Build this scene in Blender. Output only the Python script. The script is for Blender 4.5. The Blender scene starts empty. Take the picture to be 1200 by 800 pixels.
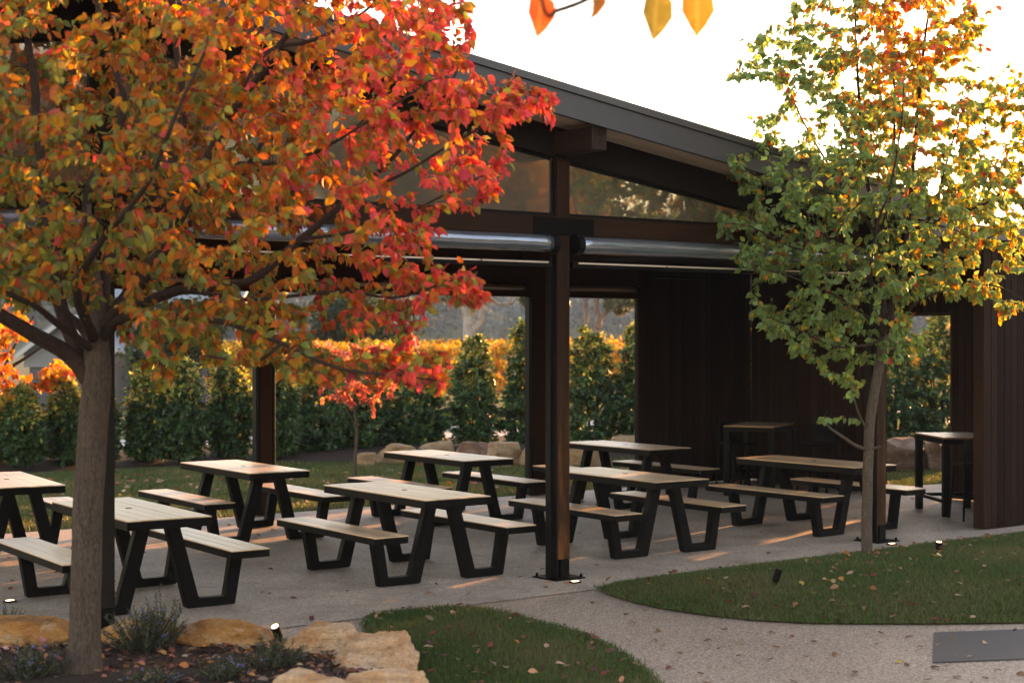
import bpy, bmesh, math, random
import numpy as np
from mathutils import Vector, noise, Matrix

random.seed(7)
rng = np.random.default_rng(7)
SC = bpy.context.scene
COL = SC.collection

# ---------------------------------------------------------------- camera, sky, sun, exposure
F_PX, H_PX, CAM_H, YAW = 1873.8, 396.2, 2.13, 0.646
CAM = np.array([-8.837, -11.05, CAM_H])
RIGHT = np.array([math.cos(YAW), -math.sin(YAW), 0.0])
FWD = np.array([math.sin(YAW), math.cos(YAW), 0.0])
cd = bpy.data.cameras.new('camera')
cam = bpy.data.objects.new('camera', cd)
COL.objects.link(cam)
SC.camera = cam
cam.location = CAM
cam.rotation_euler = (math.pi / 2, 0, -YAW)
cd.sensor_width = 36
cd.lens = F_PX / 1200 * 36
cd.shift_y = (H_PX - 400) / 1200
cd.clip_start = 0.1
cd.clip_end = 3000
cd.dof.use_dof = True
cd.dof.focus_distance = 14.5
cd.dof.aperture_fstop = 2.4

SUN_EL, SUN_AZ = math.radians(9.0), math.radians(18.5)      # azimuth from +X towards +Y
world = bpy.data.worlds.new("World")
SC.world = world
world.use_nodes = True
wn = world.node_tree
sky = wn.nodes.new('ShaderNodeTexSky')
sky.sky_type = 'NISHITA'
sky.sun_disc = False
sky.sun_elevation = SUN_EL
sky.sun_rotation = math.pi / 2 - SUN_AZ
sky.air_density = 1.0
sky.dust_density = 0.3
sky.ozone_density = 1.0
wn.links.new(sky.outputs[0], wn.nodes['Background'].inputs[0])
wn.nodes['Background'].inputs[1].default_value = 0.15
sl = bpy.data.lights.new('sun', 'SUN')
sl.energy = 2.8
sl.angle = math.radians(0.5)
sl.color = (1.0, 0.58, 0.27)
so = bpy.data.objects.new('sun', sl)
COL.objects.link(so)
sd = Vector((math.cos(SUN_EL) * math.cos(SUN_AZ), math.cos(SUN_EL) * math.sin(SUN_AZ), math.sin(SUN_EL)))
so.rotation_euler = sd.to_track_quat('Z', 'Y').to_euler()
so.location = (20, 6, 12)
vs = SC.view_settings
vs.view_transform = 'Standard'
vs.look = 'None'
vs.exposure = 2.68
vs.gamma = 1.0
vs.use_white_balance = True
vs.white_balance_temperature = 9300
vs.white_balance_tint = 30
SC.cycles.max_bounces = 7
SC.cycles.transparent_max_bounces = 8
SC.cycles.use_denoising = True

# ---------------------------------------------------------------- helpers
def ray(px, py):
    return FWD + RIGHT * ((px - 600) / F_PX) + np.array([0, 0, -(py - H_PX) / F_PX])
def at_d(px, py, d):
    return CAM + ray(px, py) * d
def at_z(px, py, z=0.0):
    r = ray(px, py)
    return CAM + r * ((z - CAM_H) / r[2])
def at_y(px, py, Y):
    r = ray(px, py)
    return CAM + r * ((Y - CAM[1]) / r[1])
def to_px(P):
    v = np.asarray(P, float) - CAM
    d = v @ FWD
    return 600 + F_PX * (v @ RIGHT) / d, H_PX - F_PX * v[..., 2] / d, d

def empty(name, loc=(0, 0, 0), rz=0.0):
    o = bpy.data.objects.new(name, None)
    o.empty_display_size = 0.2
    o.location = loc
    o.rotation_euler = (0, 0, rz)
    COL.objects.link(o)
    return o
def tag(o, label=None, cat=None, group=None, kind=None):
    if label: o['label'] = label
    if cat: o['category'] = cat
    if group: o['group'] = group
    if kind: o['kind'] = kind
    return o
def link(name, me, parent=None, loc=None, rot=None):
    o = bpy.data.objects.new(name, me)
    COL.objects.link(o)
    if parent is not None: o.parent = parent
    if loc is not None: o.location = loc
    if rot is not None: o.rotation_euler = rot
    return o
def copy_tree(o, parent=None):
    c = o.copy()
    COL.objects.link(c)
    if parent is not None: c.parent = parent
    for ch in list(o.children):
        copy_tree(ch, c)
    return c

def np_mesh(name, verts, faces_flat, loop_tot, mat, cols=None, smooth=False):
    """verts (n,3); faces_flat flat vertex indices; loop_tot per-face corner counts"""
    me = bpy.data.meshes.new(name)
    verts = np.ascontiguousarray(verts, dtype=np.float32)
    faces_flat = np.ascontiguousarray(faces_flat, dtype=np.int32).ravel()
    loop_tot = np.ascontiguousarray(loop_tot, dtype=np.int32).ravel()
    me.vertices.add(len(verts))
    me.vertices.foreach_set('co', verts.ravel())
    me.loops.add(len(faces_flat))
    me.loops.foreach_set('vertex_index', faces_flat)
    me.polygons.add(len(loop_tot))
    st = np.zeros(len(loop_tot), np.int32)
    st[1:] = np.cumsum(loop_tot)[:-1]
    me.polygons.foreach_set('loop_start', st)
    me.polygons.foreach_set('loop_total', loop_tot)
    if smooth:
        me.polygons.foreach_set('use_smooth', np.ones(len(loop_tot), bool))
    me.update(calc_edges=True)
    if cols is not None:
        at = me.attributes.new('col', 'FLOAT_COLOR', 'POINT')
        c4 = np.ones((len(verts), 4), np.float32)
        c4[:, :3] = cols
        at.data.foreach_set('color', c4.ravel())
    if mat: me.materials.append(mat)
    return me

class MB:
    """collects boxes, prisms and tubes into one mesh"""
    def __init__(s):
        s.v, s.f = [], []
    def add(s, vs, fs):
        b = len(s.v)
        s.v += [tuple(map(float, q)) for q in vs]
        s.f += [tuple(i + b for i in q) for q in fs]
        return s
    def box(s, x0, x1, y0, y1, z0, z1, bev=0.0):
        if bev > 0:
            bm = bmesh.new()
            bmesh.ops.create_cube(bm, size=1)
            for v in bm.verts:
                v.co = Vector(((x0 + x1) / 2 + v.co.x * (x1 - x0), (y0 + y1) / 2 + v.co.y * (y1 - y0), (z0 + z1) / 2 + v.co.z * (z1 - z0)))
            bmesh.ops.bevel(bm, geom=bm.edges[:], offset=bev, segments=1, affect='EDGES')
            bm.verts.index_update()
            s.add([v.co for v in bm.verts], [[v.index for v in f.verts] for f in bm.faces])
            bm.free()
            return s
        vs = [(x, y, z) for z in (z0, z1) for y in (y0, y1) for x in (x0, x1)]
        return s.add(vs, [(0, 2, 3, 1), (4, 5, 7, 6), (0, 1, 5, 4), (2, 6, 7, 3), (0, 4, 6, 2), (1, 3, 7, 5)])
    def prism(s, poly, axis, a, b):
        """poly: 2-D outline counter-clockwise; extruded along axis from a to b ('y': poly=(x,z); 'z': poly=(x,y); 'x': poly=(y,z))"""
        n = len(poly)
        def P(p, t):
            return {'y': (p[0], t, p[1]), 'z': (p[0], p[1], t), 'x': (t, p[0], p[1])}[axis]
        vs = [P(p, a) for p in poly] + [P(p, b) for p in poly]
        fs = [tuple(range(n)), tuple(range(2 * n - 1, n - 1, -1))]
        fs += [(i, i + n, (i + 1) % n + n, (i + 1) % n) for i in range(n)]
        return s.add(vs, fs)
    def tube(s, pts, rad, n=8, cap=True):
        pts = np.asarray(pts, float)
        m = len(pts)
        rad = np.broadcast_to(np.asarray(rad, float), (m,))
        t = np.gradient(pts, axis=0)
        t /= np.linalg.norm(t, axis=1)[:, None] + 1e-9
        ref = np.array([0.31, 0.17, 0.93]) if abs(t[0][2]) < .9 else np.array([0.9, .3, .1])
        vs = []
        for i in range(m):
            u = np.cross(t[i], ref); u /= np.linalg.norm(u) + 1e-9
            w = np.cross(t[i], u)
            for k in range(n):
                an = 2 * math.pi * k / n
                vs.append(pts[i] + rad[i] * (u * math.cos(an) + w * math.sin(an)))
        fs = [(i * n + k, i * n + (k + 1) % n, (i + 1) * n + (k + 1) % n, (i + 1) * n + k) for i in range(m - 1) for k in range(n)]
        if cap:
            fs += [tuple(range(n - 1, -1, -1)), tuple((m - 1) * n + k for k in range(n))]
        return s.add(vs, fs)
    def mesh(s, name, mat, smooth=False):
        me = bpy.data.meshes.new(name)
        me.from_pydata(s.v, [], s.f)
        bm = bmesh.new(); bm.from_mesh(me)
        bmesh.ops.recalc_face_normals(bm, faces=bm.faces[:])
        bm.to_mesh(me); bm.free()
        if smooth:
            for p in me.polygons: p.use_smooth = True
        if mat: me.materials.append(mat)
        me.update()
        return me
    def obj(s, name, mat, parent=None, loc=None, smooth=False):
        return link(name, s.mesh(name, mat, smooth), parent, loc)

# ---------------------------------------------------------------- materials
class N:
    def __init__(s, name):
        s.m = bpy.data.materials.new(name)
        s.m.use_nodes = True
        s.t = s.m.node_tree
        s.b = s.t.nodes['Principled BSDF']
        s.out = s.t.nodes['Material Output']
    def n(s, typ, **kw):
        q = s.t.nodes.new(typ)
        for k, v in kw.items():
            if k.startswith('i_'):
                key = k[2:].replace('_', ' ')
                q.inputs[int(key) if key.isdigit() else key].default_value = v
            else:
                setattr(q, k, v)
        return q
    def l(s, a, b): s.t.links.new(a, b)
    def coord(s, which='Object', scale=(1, 1, 1), rnd=False):
        tc = s.n('ShaderNodeTexCoord')
        mp = s.n('ShaderNodeMapping')
        mp.inputs['Scale'].default_value = scale
        s.l(tc.outputs[which], mp.inputs['Vector'])
        if rnd:
            oi = s.n('ShaderNodeObjectInfo')
            mm = s.n('ShaderNodeMath', operation='MULTIPLY', i_1=37.0)
            s.l(oi.outputs['Random'], mm.inputs[0])
            s.l(mm.outputs[0], mp.inputs['Location'])
        return mp.outputs[0]
    def noise(s, vec, scale=5, detail=4, rough=.55):
        q = s.n('ShaderNodeTexNoise')
        q.inputs['Scale'].default_value = scale
        q.inputs['Detail'].default_value = detail
        q.inputs['Roughness'].default_value = rough
        s.l(vec, q.inputs['Vector'])
        return q.outputs[0]
    def ramp(s, fac, stops):
        q = s.n('ShaderNodeValToRGB')
        e = q.color_ramp.elements
        while len(e) < len(stops): e.new(0.5)
        for el, (p, c) in zip(e, stops):
            el.position = p
            el.color = (*c, 1) if len(c) == 3 else c
        s.l(fac, q.inputs[0])
        return q.outputs[0]
    def mix(s, fac, a, b, mode='MIX'):
        q = s.n('ShaderNodeMix', data_type='RGBA', blend_type=mode)
        for sock, v in ((q.inputs[0], fac), (q.inputs[6], a), (q.inputs[7], b)):
            if hasattr(v, 'is_output'): s.l(v, sock)
            elif isinstance(v, (int, float)): sock.default_value = v
            else: sock.default_value = (*v, 1)
        return q.outputs[2]
    def bump(s, h, strength=.3, dist=.01):
        q = s.n('ShaderNodeBump')
        q.inputs['Strength'].default_value = strength
        q.inputs['Distance'].default_value = dist
        s.l(h, q.inputs['Height'])
        s.l(q.outputs[0], s.b.inputs['Normal'])
    def set(s, **kw):
        for k, v in kw.items():
            key = {'color': 'Base Color', 'rough': 'Roughness', 'metal': 'Metallic', 'spec': 'Specular IOR Level', 'coat': 'Coat Weight'}.get(k, k)
            sock = s.b.inputs[key]
            if hasattr(v, 'is_output'): s.l(v, sock)
            elif isinstance(v, (int, float)): sock.default_value = v
            else: sock.default_value = (*v, 1)
        return s

def m_flat(name, c, rough=.5, metal=0., var=.25, scale=8, spec=.5, bump=0.0):
    q = N(name)
    v = q.noise(q.coord('Object', (1, 1, 1), True), scale, 5)
    lo = tuple(x * (1 - var) for x in c); hi = tuple(x * (1 + var) for x in c)
    q.set(color=q.ramp(v, [(.3, lo), (.7, hi)]), metal=metal, spec=spec)
    r = q.n('ShaderNodeMapRange', i_3=rough - .1, i_4=rough + .12)
    q.l(v, r.inputs[0]); q.l(r.outputs[0], q.b.inputs['Roughness'])
    if bump: q.bump(q.noise(q.coord(), 60, 4), bump, .004)
    return q.m

def m_wood(name, dark, light, axis='y', rough=.5, fine=1.0, spec=.4, vary=.25):
    q = N(name)
    st = {'x': (1.2, 26, 26), 'y': (26, 1.2, 26), 'z': (26, 26, 1.2)}[axis]
    st = tuple(v * fine for v in st)
    vec = q.coord('Object', st, True)
    g = q.noise(vec, 1.0, 6, .65)
    big = q.noise(q.coord('Object', (1, 1, 1), True), 1.7, 3)
    c = q.ramp(g, [(.28, dark), (.72, light)])
    c = q.mix(.55, c, q.ramp(big, [(.3, tuple(v * .7 for v in light)), (.75, light)]), 'MIX')
    oi = q.n('ShaderNodeObjectInfo')
    hs = q.n('ShaderNodeHueSaturation')
    mr = q.n('ShaderNodeMapRange', i_3=1 - vary, i_4=1 + vary)
    q.l(oi.outputs['Random'], mr.inputs[0])
    q.l(mr.outputs[0], hs.inputs['Value'])
    q.l(c, hs.inputs['Color'])
    q.set(color=hs.outputs[0], rough=rough, spec=spec)
    q.bump(g, .25, .004)
    return q.m

def leaf_shader(q, colsock, trans=.45, rough=.45, spec=.35):
    """diffuse leaf that lets light through"""
    q.set(color=colsock, rough=rough, spec=spec)
    tr = q.n('ShaderNodeBsdfTranslucent')
    bright = q.mix(1.0, colsock, (1.25, 1.15, .8), 'MULTIPLY')
    q.l(bright, tr.inputs['Color'])
    mx = q.n('ShaderNodeMixShader', i_0=trans)
    q.l(q.b.outputs[0], mx.inputs[1]); q.l(tr.outputs[0], mx.inputs[2])
    q.l(mx.outputs[0], q.out.inputs['Surface'])
def m_leaf(name, trans=.45, rough=.45, spec=.35):
    q = N(name)
    a = q.n('ShaderNodeAttribute', attribute_name='col')
    leaf_shader(q, a.outputs['Color'], trans, rough, spec)
    return q.m
def m_leaf_obj(name, trans=.45, rough=.45):
    q = N(name)
    a = q.n('ShaderNodeObjectInfo')
    nz = q.noise(q.coord('Object', (1, 1, 1), True), 3.2, 5, .65)
    col = a.outputs['Color']
    c = q.mix(q.ramp(nz, [(.38, (0, 0, 0)), (.70, (.75, .75, .75))]), col, q.mix(1.0, col, (.62, .60, .45), 'MULTIPLY'))
    c = q.mix(q.ramp(nz, [(.30, (.45, .45, .45)), (.46, (0, 0, 0))]), c, q.mix(.6, col, (.45, .38, .06)))
    sep = q.n('ShaderNodeSeparateXYZ'); tc = q.n('ShaderNodeTexCoord'); q.l(tc.outputs['Object'], sep.inputs[0])
    ab = q.n('ShaderNodeMath', operation='ABSOLUTE'); q.l(sep.outputs[0], ab.inputs[0])
    c = q.mix(q.ramp(ab.outputs[0], [(.010, (.55, .55, .55)), (.030, (0, 0, 0))]), c, q.mix(.5, col, (.55, .45, .20)))
    leaf_shader(q, c, trans, rough)
    return q.m

M = {}
M['steel'] = m_flat('black_steel', (.0026, .0025, .0026), .55, 0, .2, 6, .09)
M['track'] = m_flat('blind_track_black', (.004, .004, .0045), .5, 0, .15, 6, .12)
M['fascia'] = m_flat('fascia_metal', (.042, .043, .048), .5, 0, .12, 4, .45)
M['cap'] = m_flat('roof_cap_metal', (.036, .037, .041), .4, 0, .1, 4, .5)
M['soffit'] = m_flat('soffit_board', (.62, .49, .385), .7, 0, .1, 3, .2)
M['plastic'] = m_flat('black_plastic', (.004, .004, .0045), .55, 0, .15, 9, .1)
M['post_wood'] = m_wood('post_timber', (.011, .005, .003), (.048, .019, .009), 'z', .55, 1.0, .08)
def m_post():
    # dark timber blending patchily into orange on the lower part
    q = N('post_timber_orange')
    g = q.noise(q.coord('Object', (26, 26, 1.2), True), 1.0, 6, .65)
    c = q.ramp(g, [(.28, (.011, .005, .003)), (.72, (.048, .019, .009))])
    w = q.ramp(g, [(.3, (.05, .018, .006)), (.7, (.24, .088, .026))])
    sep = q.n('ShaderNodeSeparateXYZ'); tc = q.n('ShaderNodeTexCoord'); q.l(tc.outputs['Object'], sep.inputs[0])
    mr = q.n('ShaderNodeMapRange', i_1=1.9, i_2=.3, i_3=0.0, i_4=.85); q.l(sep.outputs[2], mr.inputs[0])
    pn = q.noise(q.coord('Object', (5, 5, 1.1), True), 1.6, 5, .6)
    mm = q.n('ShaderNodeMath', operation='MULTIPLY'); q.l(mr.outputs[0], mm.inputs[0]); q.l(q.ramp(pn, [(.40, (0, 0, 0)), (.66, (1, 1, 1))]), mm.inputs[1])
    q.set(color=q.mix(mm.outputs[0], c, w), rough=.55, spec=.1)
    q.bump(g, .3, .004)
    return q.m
M['post_orange'] = m_post()
M['beam_wood'] = m_wood('beam_timber', (.012, .0058, .0035), (.040, .018, .010), 'x', .6, 1.0, .08)
M['beam_y'] = m_wood('purlin_timber', (.014, .008, .006), (.034, .020, .015), 'y', .65, 1.0, .10)
M['board'] = m_wood('cladding_timber', (.008, .0040, .003), (.027, .0125, .009), 'z', .65, 1, .06, .35)
M['ceiling'] = m_flat('ceiling_dark', (.012, .009, .0075), .7, 0, .25, 8, .12)
M['slat_wood'] = m_wood('table_timber', (.43, .26, .15), (.74, .51, .33), 'y', .385, 1.0, .42, .14)
M['bar_wood'] = m_wood('bar_timber', (.24, .13, .075), (.36, .21, .125), 'y', .4, 1.0, .45, .1)
M['leaf'] = m_leaf('autumn_leaf', .58, .5, .25)
M['leaf_obj'] = m_leaf_obj('autumn_leaf_single', .58, .5)
M['hedge_leaf'] = m_leaf('hedge_leaf', .46, .34, .45)
M['far_leaf'] = m_leaf('far_leaf', .25, .6, .2)
M['litter'] = m_leaf_obj('dry_leaf', .15, .6)
M['litter_mesh'] = m_leaf('dry_leaf_mass', .15, .6)
M['grass'] = m_leaf('grass_blade', .35, .5, .3)

def m_blind():
    q = N('clear_blind_roll')
    v = q.noise(q.coord('Object', (.8, 5, 5)), 2.2, 3)
    q.set(color=q.ramp(v, [(.3, (.20, .245, .30)), (.7, (.30, .35, .41))]), rough=.19, spec=.7, coat=.7, metal=.7)
    q.b.inputs['Coat Roughness'].default_value = .06
    q.bump(v, .12, .05)
    return q.m
M['blind'] = m_blind()
M['blind_brown'] = m_flat('brown_blind_roll', (.34, .25, .20), .2, .8, .15, 3, .6)

def m_glass():
    q = N('window_glass')
    # tinted, slightly dusty pane: mirror + see-through + a thin film of dust
    gl = q.n('ShaderNodeBsdfGlossy'); gl.inputs['Color'].default_value = (.74, .64, .53, 1); gl.inputs['Roughness'].default_value = .045
    tp = q.n('ShaderNodeBsdfTransparent'); tp.inputs['Color'].default_value = (.30, .26, .21, 1)
    df = q.n('ShaderNodeBsdfDiffuse'); df.inputs['Color'].default_value = (.31, .265, .21, 1)
    lw = q.n('ShaderNodeLayerWeight', i_0=.35)
    mr = q.n('ShaderNodeMapRange', i_3=.45, i_4=.97)
    q.l(lw.outputs['Fresnel'], mr.inputs[0])
    mx = q.n('ShaderNodeMixShader')
    q.l(mr.outputs[0], mx.inputs[0]); q.l(tp.outputs[0], mx.inputs[1]); q.l(gl.outputs[0], mx.inputs[2])
    m2 = q.n('ShaderNodeMixShader', i_0=.27)
    q.l(mx.outputs[0], m2.inputs[1]); q.l(df.outputs[0], m2.inputs[2])
    q.l(m2.outputs[0], q.out.inputs['Surface'])
    return q.m
M['glass'] = m_glass()

def m_bark(name, dark, light, sc=1.0):
    q = N(name)
    vec = q.coord('Object', (9 * sc, 9 * sc, 2.2 * sc))
    g = q.noise(vec, 3.0, 8, .68)
    w = q.n('ShaderNodeTexVoronoi', feature='DISTANCE_TO_EDGE'); w.inputs['Scale'].default_value = 5.0
    q.l(vec, w.inputs['Vector'])
    mm = q.n('ShaderNodeMath', operation='MULTIPLY_ADD', i_1=.75)
    q.l(w.outputs[0], mm.inputs[0]); q.l(g, mm.inputs[2])
    big = q.noise(q.coord(), 1.6, 3)
    c = q.ramp(mm.outputs[0], [(.32, dark), (.78, light)])
    c = q.mix(q.ramp(big, [(.4, (0, 0, 0)), (.7, (.55, .55, .55))]), c, tuple(v * .62 for v in light))
    q.set(color=c, rough=.85, spec=.2)
    q.bump(mm.outputs[0], .7, .02)
    return q.m
M['bark'] = m_bark('pear_bark', (.014, .010, .008), (.105, .076, .061), 1.9)
M['bark_dark'] = m_bark('branch_bark', (.016, .009, .007), (.058, .036, .028), 2)
M['bark_light'] = m_bark('young_bark', (.03, .022, .018), (.125, .094, .074), 2.2)
M['gum_bark'] = m_bark('gum_bark', (.14, .12, .105), (.42, .38, .35), .5)
M['gum_bark2'] = m_bark('gum_bark_pink', (.11, .075, .06), (.29, .21, .175), .5)

def m_slab():
    q = N('patio_aggregate')
    o = q.coord('Object')
    v = q.n('ShaderNodeTexVoronoi'); v.inputs['Scale'].default_value = 70
    q.l(o, v.inputs['Vector'])
    fine = q.noise(o, 170, 3, .6)
    big = q.noise(o, .55, 5, .6)
    hs = q.ramp(v.outputs['Color'], [(.1, (.19, .142, .112)), (.5, (.42, .335, .275)), (.9, (.68, .575, .49))])
    c = q.mix(.45, hs, q.ramp(fine, [(.3, (.26, .203, .168)), (.7, (.56, .465, .395))]))
    st = q.noise(o, 2.3, 6, .7)
    c = q.mix(1.0, c, q.ramp(st, [(.36, (.80, .78, .76)), (.5, (1, 1, 1)), (.72, (1.08, 1.07, 1.05))]), 'MULTIPLY')
    c = q.mix(1.0, c, q.ramp(big, [(.3, (.70, .68, .66)), (.7, (1.05, 1.03, 1.0))]), 'MULTIPLY')
    q.set(color=c, rough=.72, spec=.35)
    q.bump(v.outputs['Distance'], .35, .004)
    return q.m
M['slab'] = m_slab()
def m_path():
    q = N('path_pebble')
    o = q.coord('Object')
    v = q.n('ShaderNodeTexVoronoi'); v.inputs['Scale'].default_value = 68
    q.l(o, v.inputs['Vector'])
    v2 = q.n('ShaderNodeTexVoronoi'); v2.inputs['Scale'].default_value = 110
    q.l(o, v2.inputs['Vector'])
    c1 = q.ramp(v.outputs['Color'], [(.05, (.19, .128, .098)), (.35, (.44, .325, .25)), (.7, (.60, .47, .38)), (.95, (.78, .67, .575))])
    c2 = q.ramp(v2.outputs['Color'], [(.1, (.20, .145, .11)), (.9, (.52, .42, .34))])
    c = q.mix(.35, c1, c2)
    edge = q.ramp(v.outputs['Distance'], [(.25, (1, 1, 1)), (.75, (.45, .42, .40))])
    c = q.mix(1.0, c, edge, 'MULTIPLY')
    big = q.noise(o, .7, 4, .6)
    c = q.mix(1.0, c, q.ramp(big, [(.3, (.82, .8, .78)), (.7, (1.05, 1.04, 1.02))]), 'MULTIPLY')
    q.set(color=c, rough=.6, spec=.4)
    q.bump(v.outputs['Distance'], -.9, .008)
    return q.m
M['path'] = m_path()
def m_lawn(name, a, b, d):
    q = N(name)
    o = q.coord('Object')
    n1 = q.noise(o, 55, 4, .7)
    n2 = q.noise(o, 1.3, 5, .65)
    c = q.ramp(n1, [(.3, a), (.7, b)])
    c = q.mix(q.ramp(n2, [(.42, (0, 0, 0)), (.72, (.75, .75, .75))]), c, d)
    q.set(color=c, rough=.9, spec=.15)
    q.bump(n1, .8, .03)
    return q.m
M['lawn'] = m_lawn('lawn_soil', (.035, .042, .014), (.10, .105, .036), (.13, .10, .05))
M['field'] = m_lawn('field_grass', (.05, .06, .02), (.12, .12, .05), (.16, .13, .07))
M['mulch'] = m_lawn('mulch', (.016, .011, .009), (.075, .052, .042), (.05, .032, .025))
M['gravel'] = m_lawn('pale_gravel', (.35, .32, .30), (.6, .57, .54), (.45, .42, .38))

def m_stone(name, stops, vein):
    q = N(name)
    o = q.coord('Object', (1, 1, 1.6), True)
    n1 = q.noise(o, 2.6, 7, .62)
    n2 = q.noise(o, 7.0, 6, .7)
    n3 = q.noise(o, 45, 5, .7)
    c = q.ramp(n1, stops)
    c = q.mix(q.ramp(n2, [(.52, (0, 0, 0)), (.66, (.8, .8, .8))]), c, vein)
    n4 = q.noise(q.coord('Object', (1, 1, 7), True), 3.2, 6, .65)      # bedding layers
    c = q.mix(.55, c, q.mix(1.0, c, q.ramp(n4, [(.32, (.45, .36, .28)), (.5, (1, .96, .9)), (.7, (1.2, 1.15, 1.1))]), 'MULTIPLY'))
    c = q.mix(.7, c, q.mix(1.0, c, q.ramp(n3, [(.3, (.55, .52, .5)), (.7, (1.25, 1.22, 1.2))]), 'MULTIPLY'))
    q.set(color=c, rough=.82, spec=.25)
    h = q.n('ShaderNodeMath', operation='MULTIPLY_ADD', i_1=.4)
    q.l(n3, h.inputs[0]); q.l(n2, h.inputs[2])
    q.bump(h.outputs[0], 1.0, .05)
    return q.m
M['sandstone'] = m_stone('sandstone', [(.25, (.30, .13, .05)), (.40, (.54, .295, .15)), (.55, (.67, .455, .30)), (.75, (.79, .63, .49))], (.60, .44, .34))
M['rust_stone'] = m_stone('rust_stone', [(.25, (.18, .07, .022)), (.45, (.44, .20, .066)), (.62, (.58, .32, .13)), (.8, (.68, .50, .32))], (.54, .40, .28))
M['boulder'] = m_stone('boulder_stone', [(.25, (.17, .095, .05)), (.45, (.38, .26, .155)), (.6, (.48, .36, .24)), (.8, (.58, .48, .36))], (.42, .23, .11))
M['red_boulder'] = m_stone('red_boulder_stone', [(.25, (.10, .05, .035)), (.5, (.24, .135, .085)), (.8, (.42, .33, .27))], (.33, .28, .26))
def m_emit(name, c, e):
    q = N(name)
    q.set(color=(.8, .8, .8))
    q.b.inputs['Emission Color'].default_value = (*c, 1)
    q.b.inputs['Emission Strength'].default_value = e
    return q.m
M['lamp'] = m_emit('lamp_lens', (1, .80, .52), 1.1)

# ---------------------------------------------------------------- leaf clouds
# ovate leaf, base at origin, tip at +Y, folded along the midrib (unit length)
LEAF_V = np.array([(0, 0, 0), (-.27, .22, .07), (0, .28, 0), (.27, .22, .07), (-.30, .52, .08), (0, .6, -.01), (.30, .52, .08), (0, 1.0, -.12), (-.15, .80, .02), (.15, .80, .02)])
LEAF_F = [(0, 2, 1), (0, 3, 2), (1, 2, 5, 4), (2, 3, 6, 5), (4, 5, 8), (5, 6, 9), (5, 7, 8), (5, 9, 7)]
SIMPLE_V = np.array([(0, 0, 0), (-.26, .42, .07), (0, 1, -.05), (.26, .42, .07), (0, .45, 0)])
SIMPLE_F = [(0, 4, 1), (1, 4, 2), (0, 3, 4), (4, 3, 2)]
NEEDLE_V = np.array([(-.07, 0, 0), (.07, 0, 0), (.05, .6, .02), (0, 1, 0), (-.05, .6, .02)])
NEEDLE_F = [(0, 1, 2, 3, 4)]

def frames(d, nrm):
    """rotation columns (x, y=d, z~nrm) for n leaves"""
    y = d / (np.linalg.norm(d, axis=1)[:, None] + 1e-9)
    x = np.cross(y, nrm); x /= np.linalg.norm(x, axis=1)[:, None] + 1e-9
    z = np.cross(x, y)
    return x, y, z
def leaf_cloud(pos, d, nrm, size, cols, tv=LEAF_V, tf=LEAF_F):
    n = len(pos)
    x, y, z = frames(d, nrm)
    T = np.asarray(tv)
    size = np.broadcast_to(size, (n,))
    V = (x[:, None, :] * T[None, :, 0:1] + y[:, None, :] * T[None, :, 1:2] + z[:, None, :] * T[None, :, 2:3]) * size[:, None, None] + pos[:, None, :]
    k = len(T)
    flat = np.concatenate([np.array(q) for q in tf])
    tot = np.array([len(q) for q in tf])
    F = (flat[None, :] + (np.arange(n) * k)[:, None]).ravel()
    LT = np.tile(tot, n)
    C = np.repeat(cols, k, axis=0) if cols is not None else None
    return V.reshape(-1, 3), F, LT, C
def cloud_mesh(name, mat, *a, **k):
    V, F, LT, C = leaf_cloud(*a, **k)
    return np_mesh(name, V, F, LT, mat, C)
def unit(n):
    v = rng.normal(size=(n, 3))
    return v / np.linalg.norm(v, axis=1)[:, None]
def hsvj(cols, v=.18, h=.06):
    """jitter brightness and tint per leaf"""
    n = len(cols)
    c = cols * (1 + rng.normal(0, v, (n, 1))) * (1 + rng.normal(0, h, (n, 3)))
    return np.clip(c, .004, 1)

def single_leaf_mesh(mat, curl=0.0):
    V = LEAF_V.copy()
    V[:, 2] += curl * (V[:, 1] - .5) ** 2
    V = np.vstack([V, [(-.012, -.28, .02), (.012, -.28, .02)]])
    F = list(LEAF_F) + [(10, 11, 0)]
    return np_mesh('leaf', V, np.concatenate([np.array(q) for q in F]), np.array([len(q) for q in F]), mat)
LEAF_MESHES = [single_leaf_mesh(M['leaf_obj'], c) for c in (-.15, .1, .3)]
LITTER_MESHES = [single_leaf_mesh(M['litter'], c) for c in (.2, .5, .9, -.4)]
def mat_from(x, y, z, s, p):
    return Matrix(((x[0] * s, y[0] * s, z[0] * s, p[0]), (x[1] * s, y[1] * s, z[1] * s, p[1]), (x[2] * s, y[2] * s, z[2] * s, p[2]), (0, 0, 0, 1)))

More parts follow.
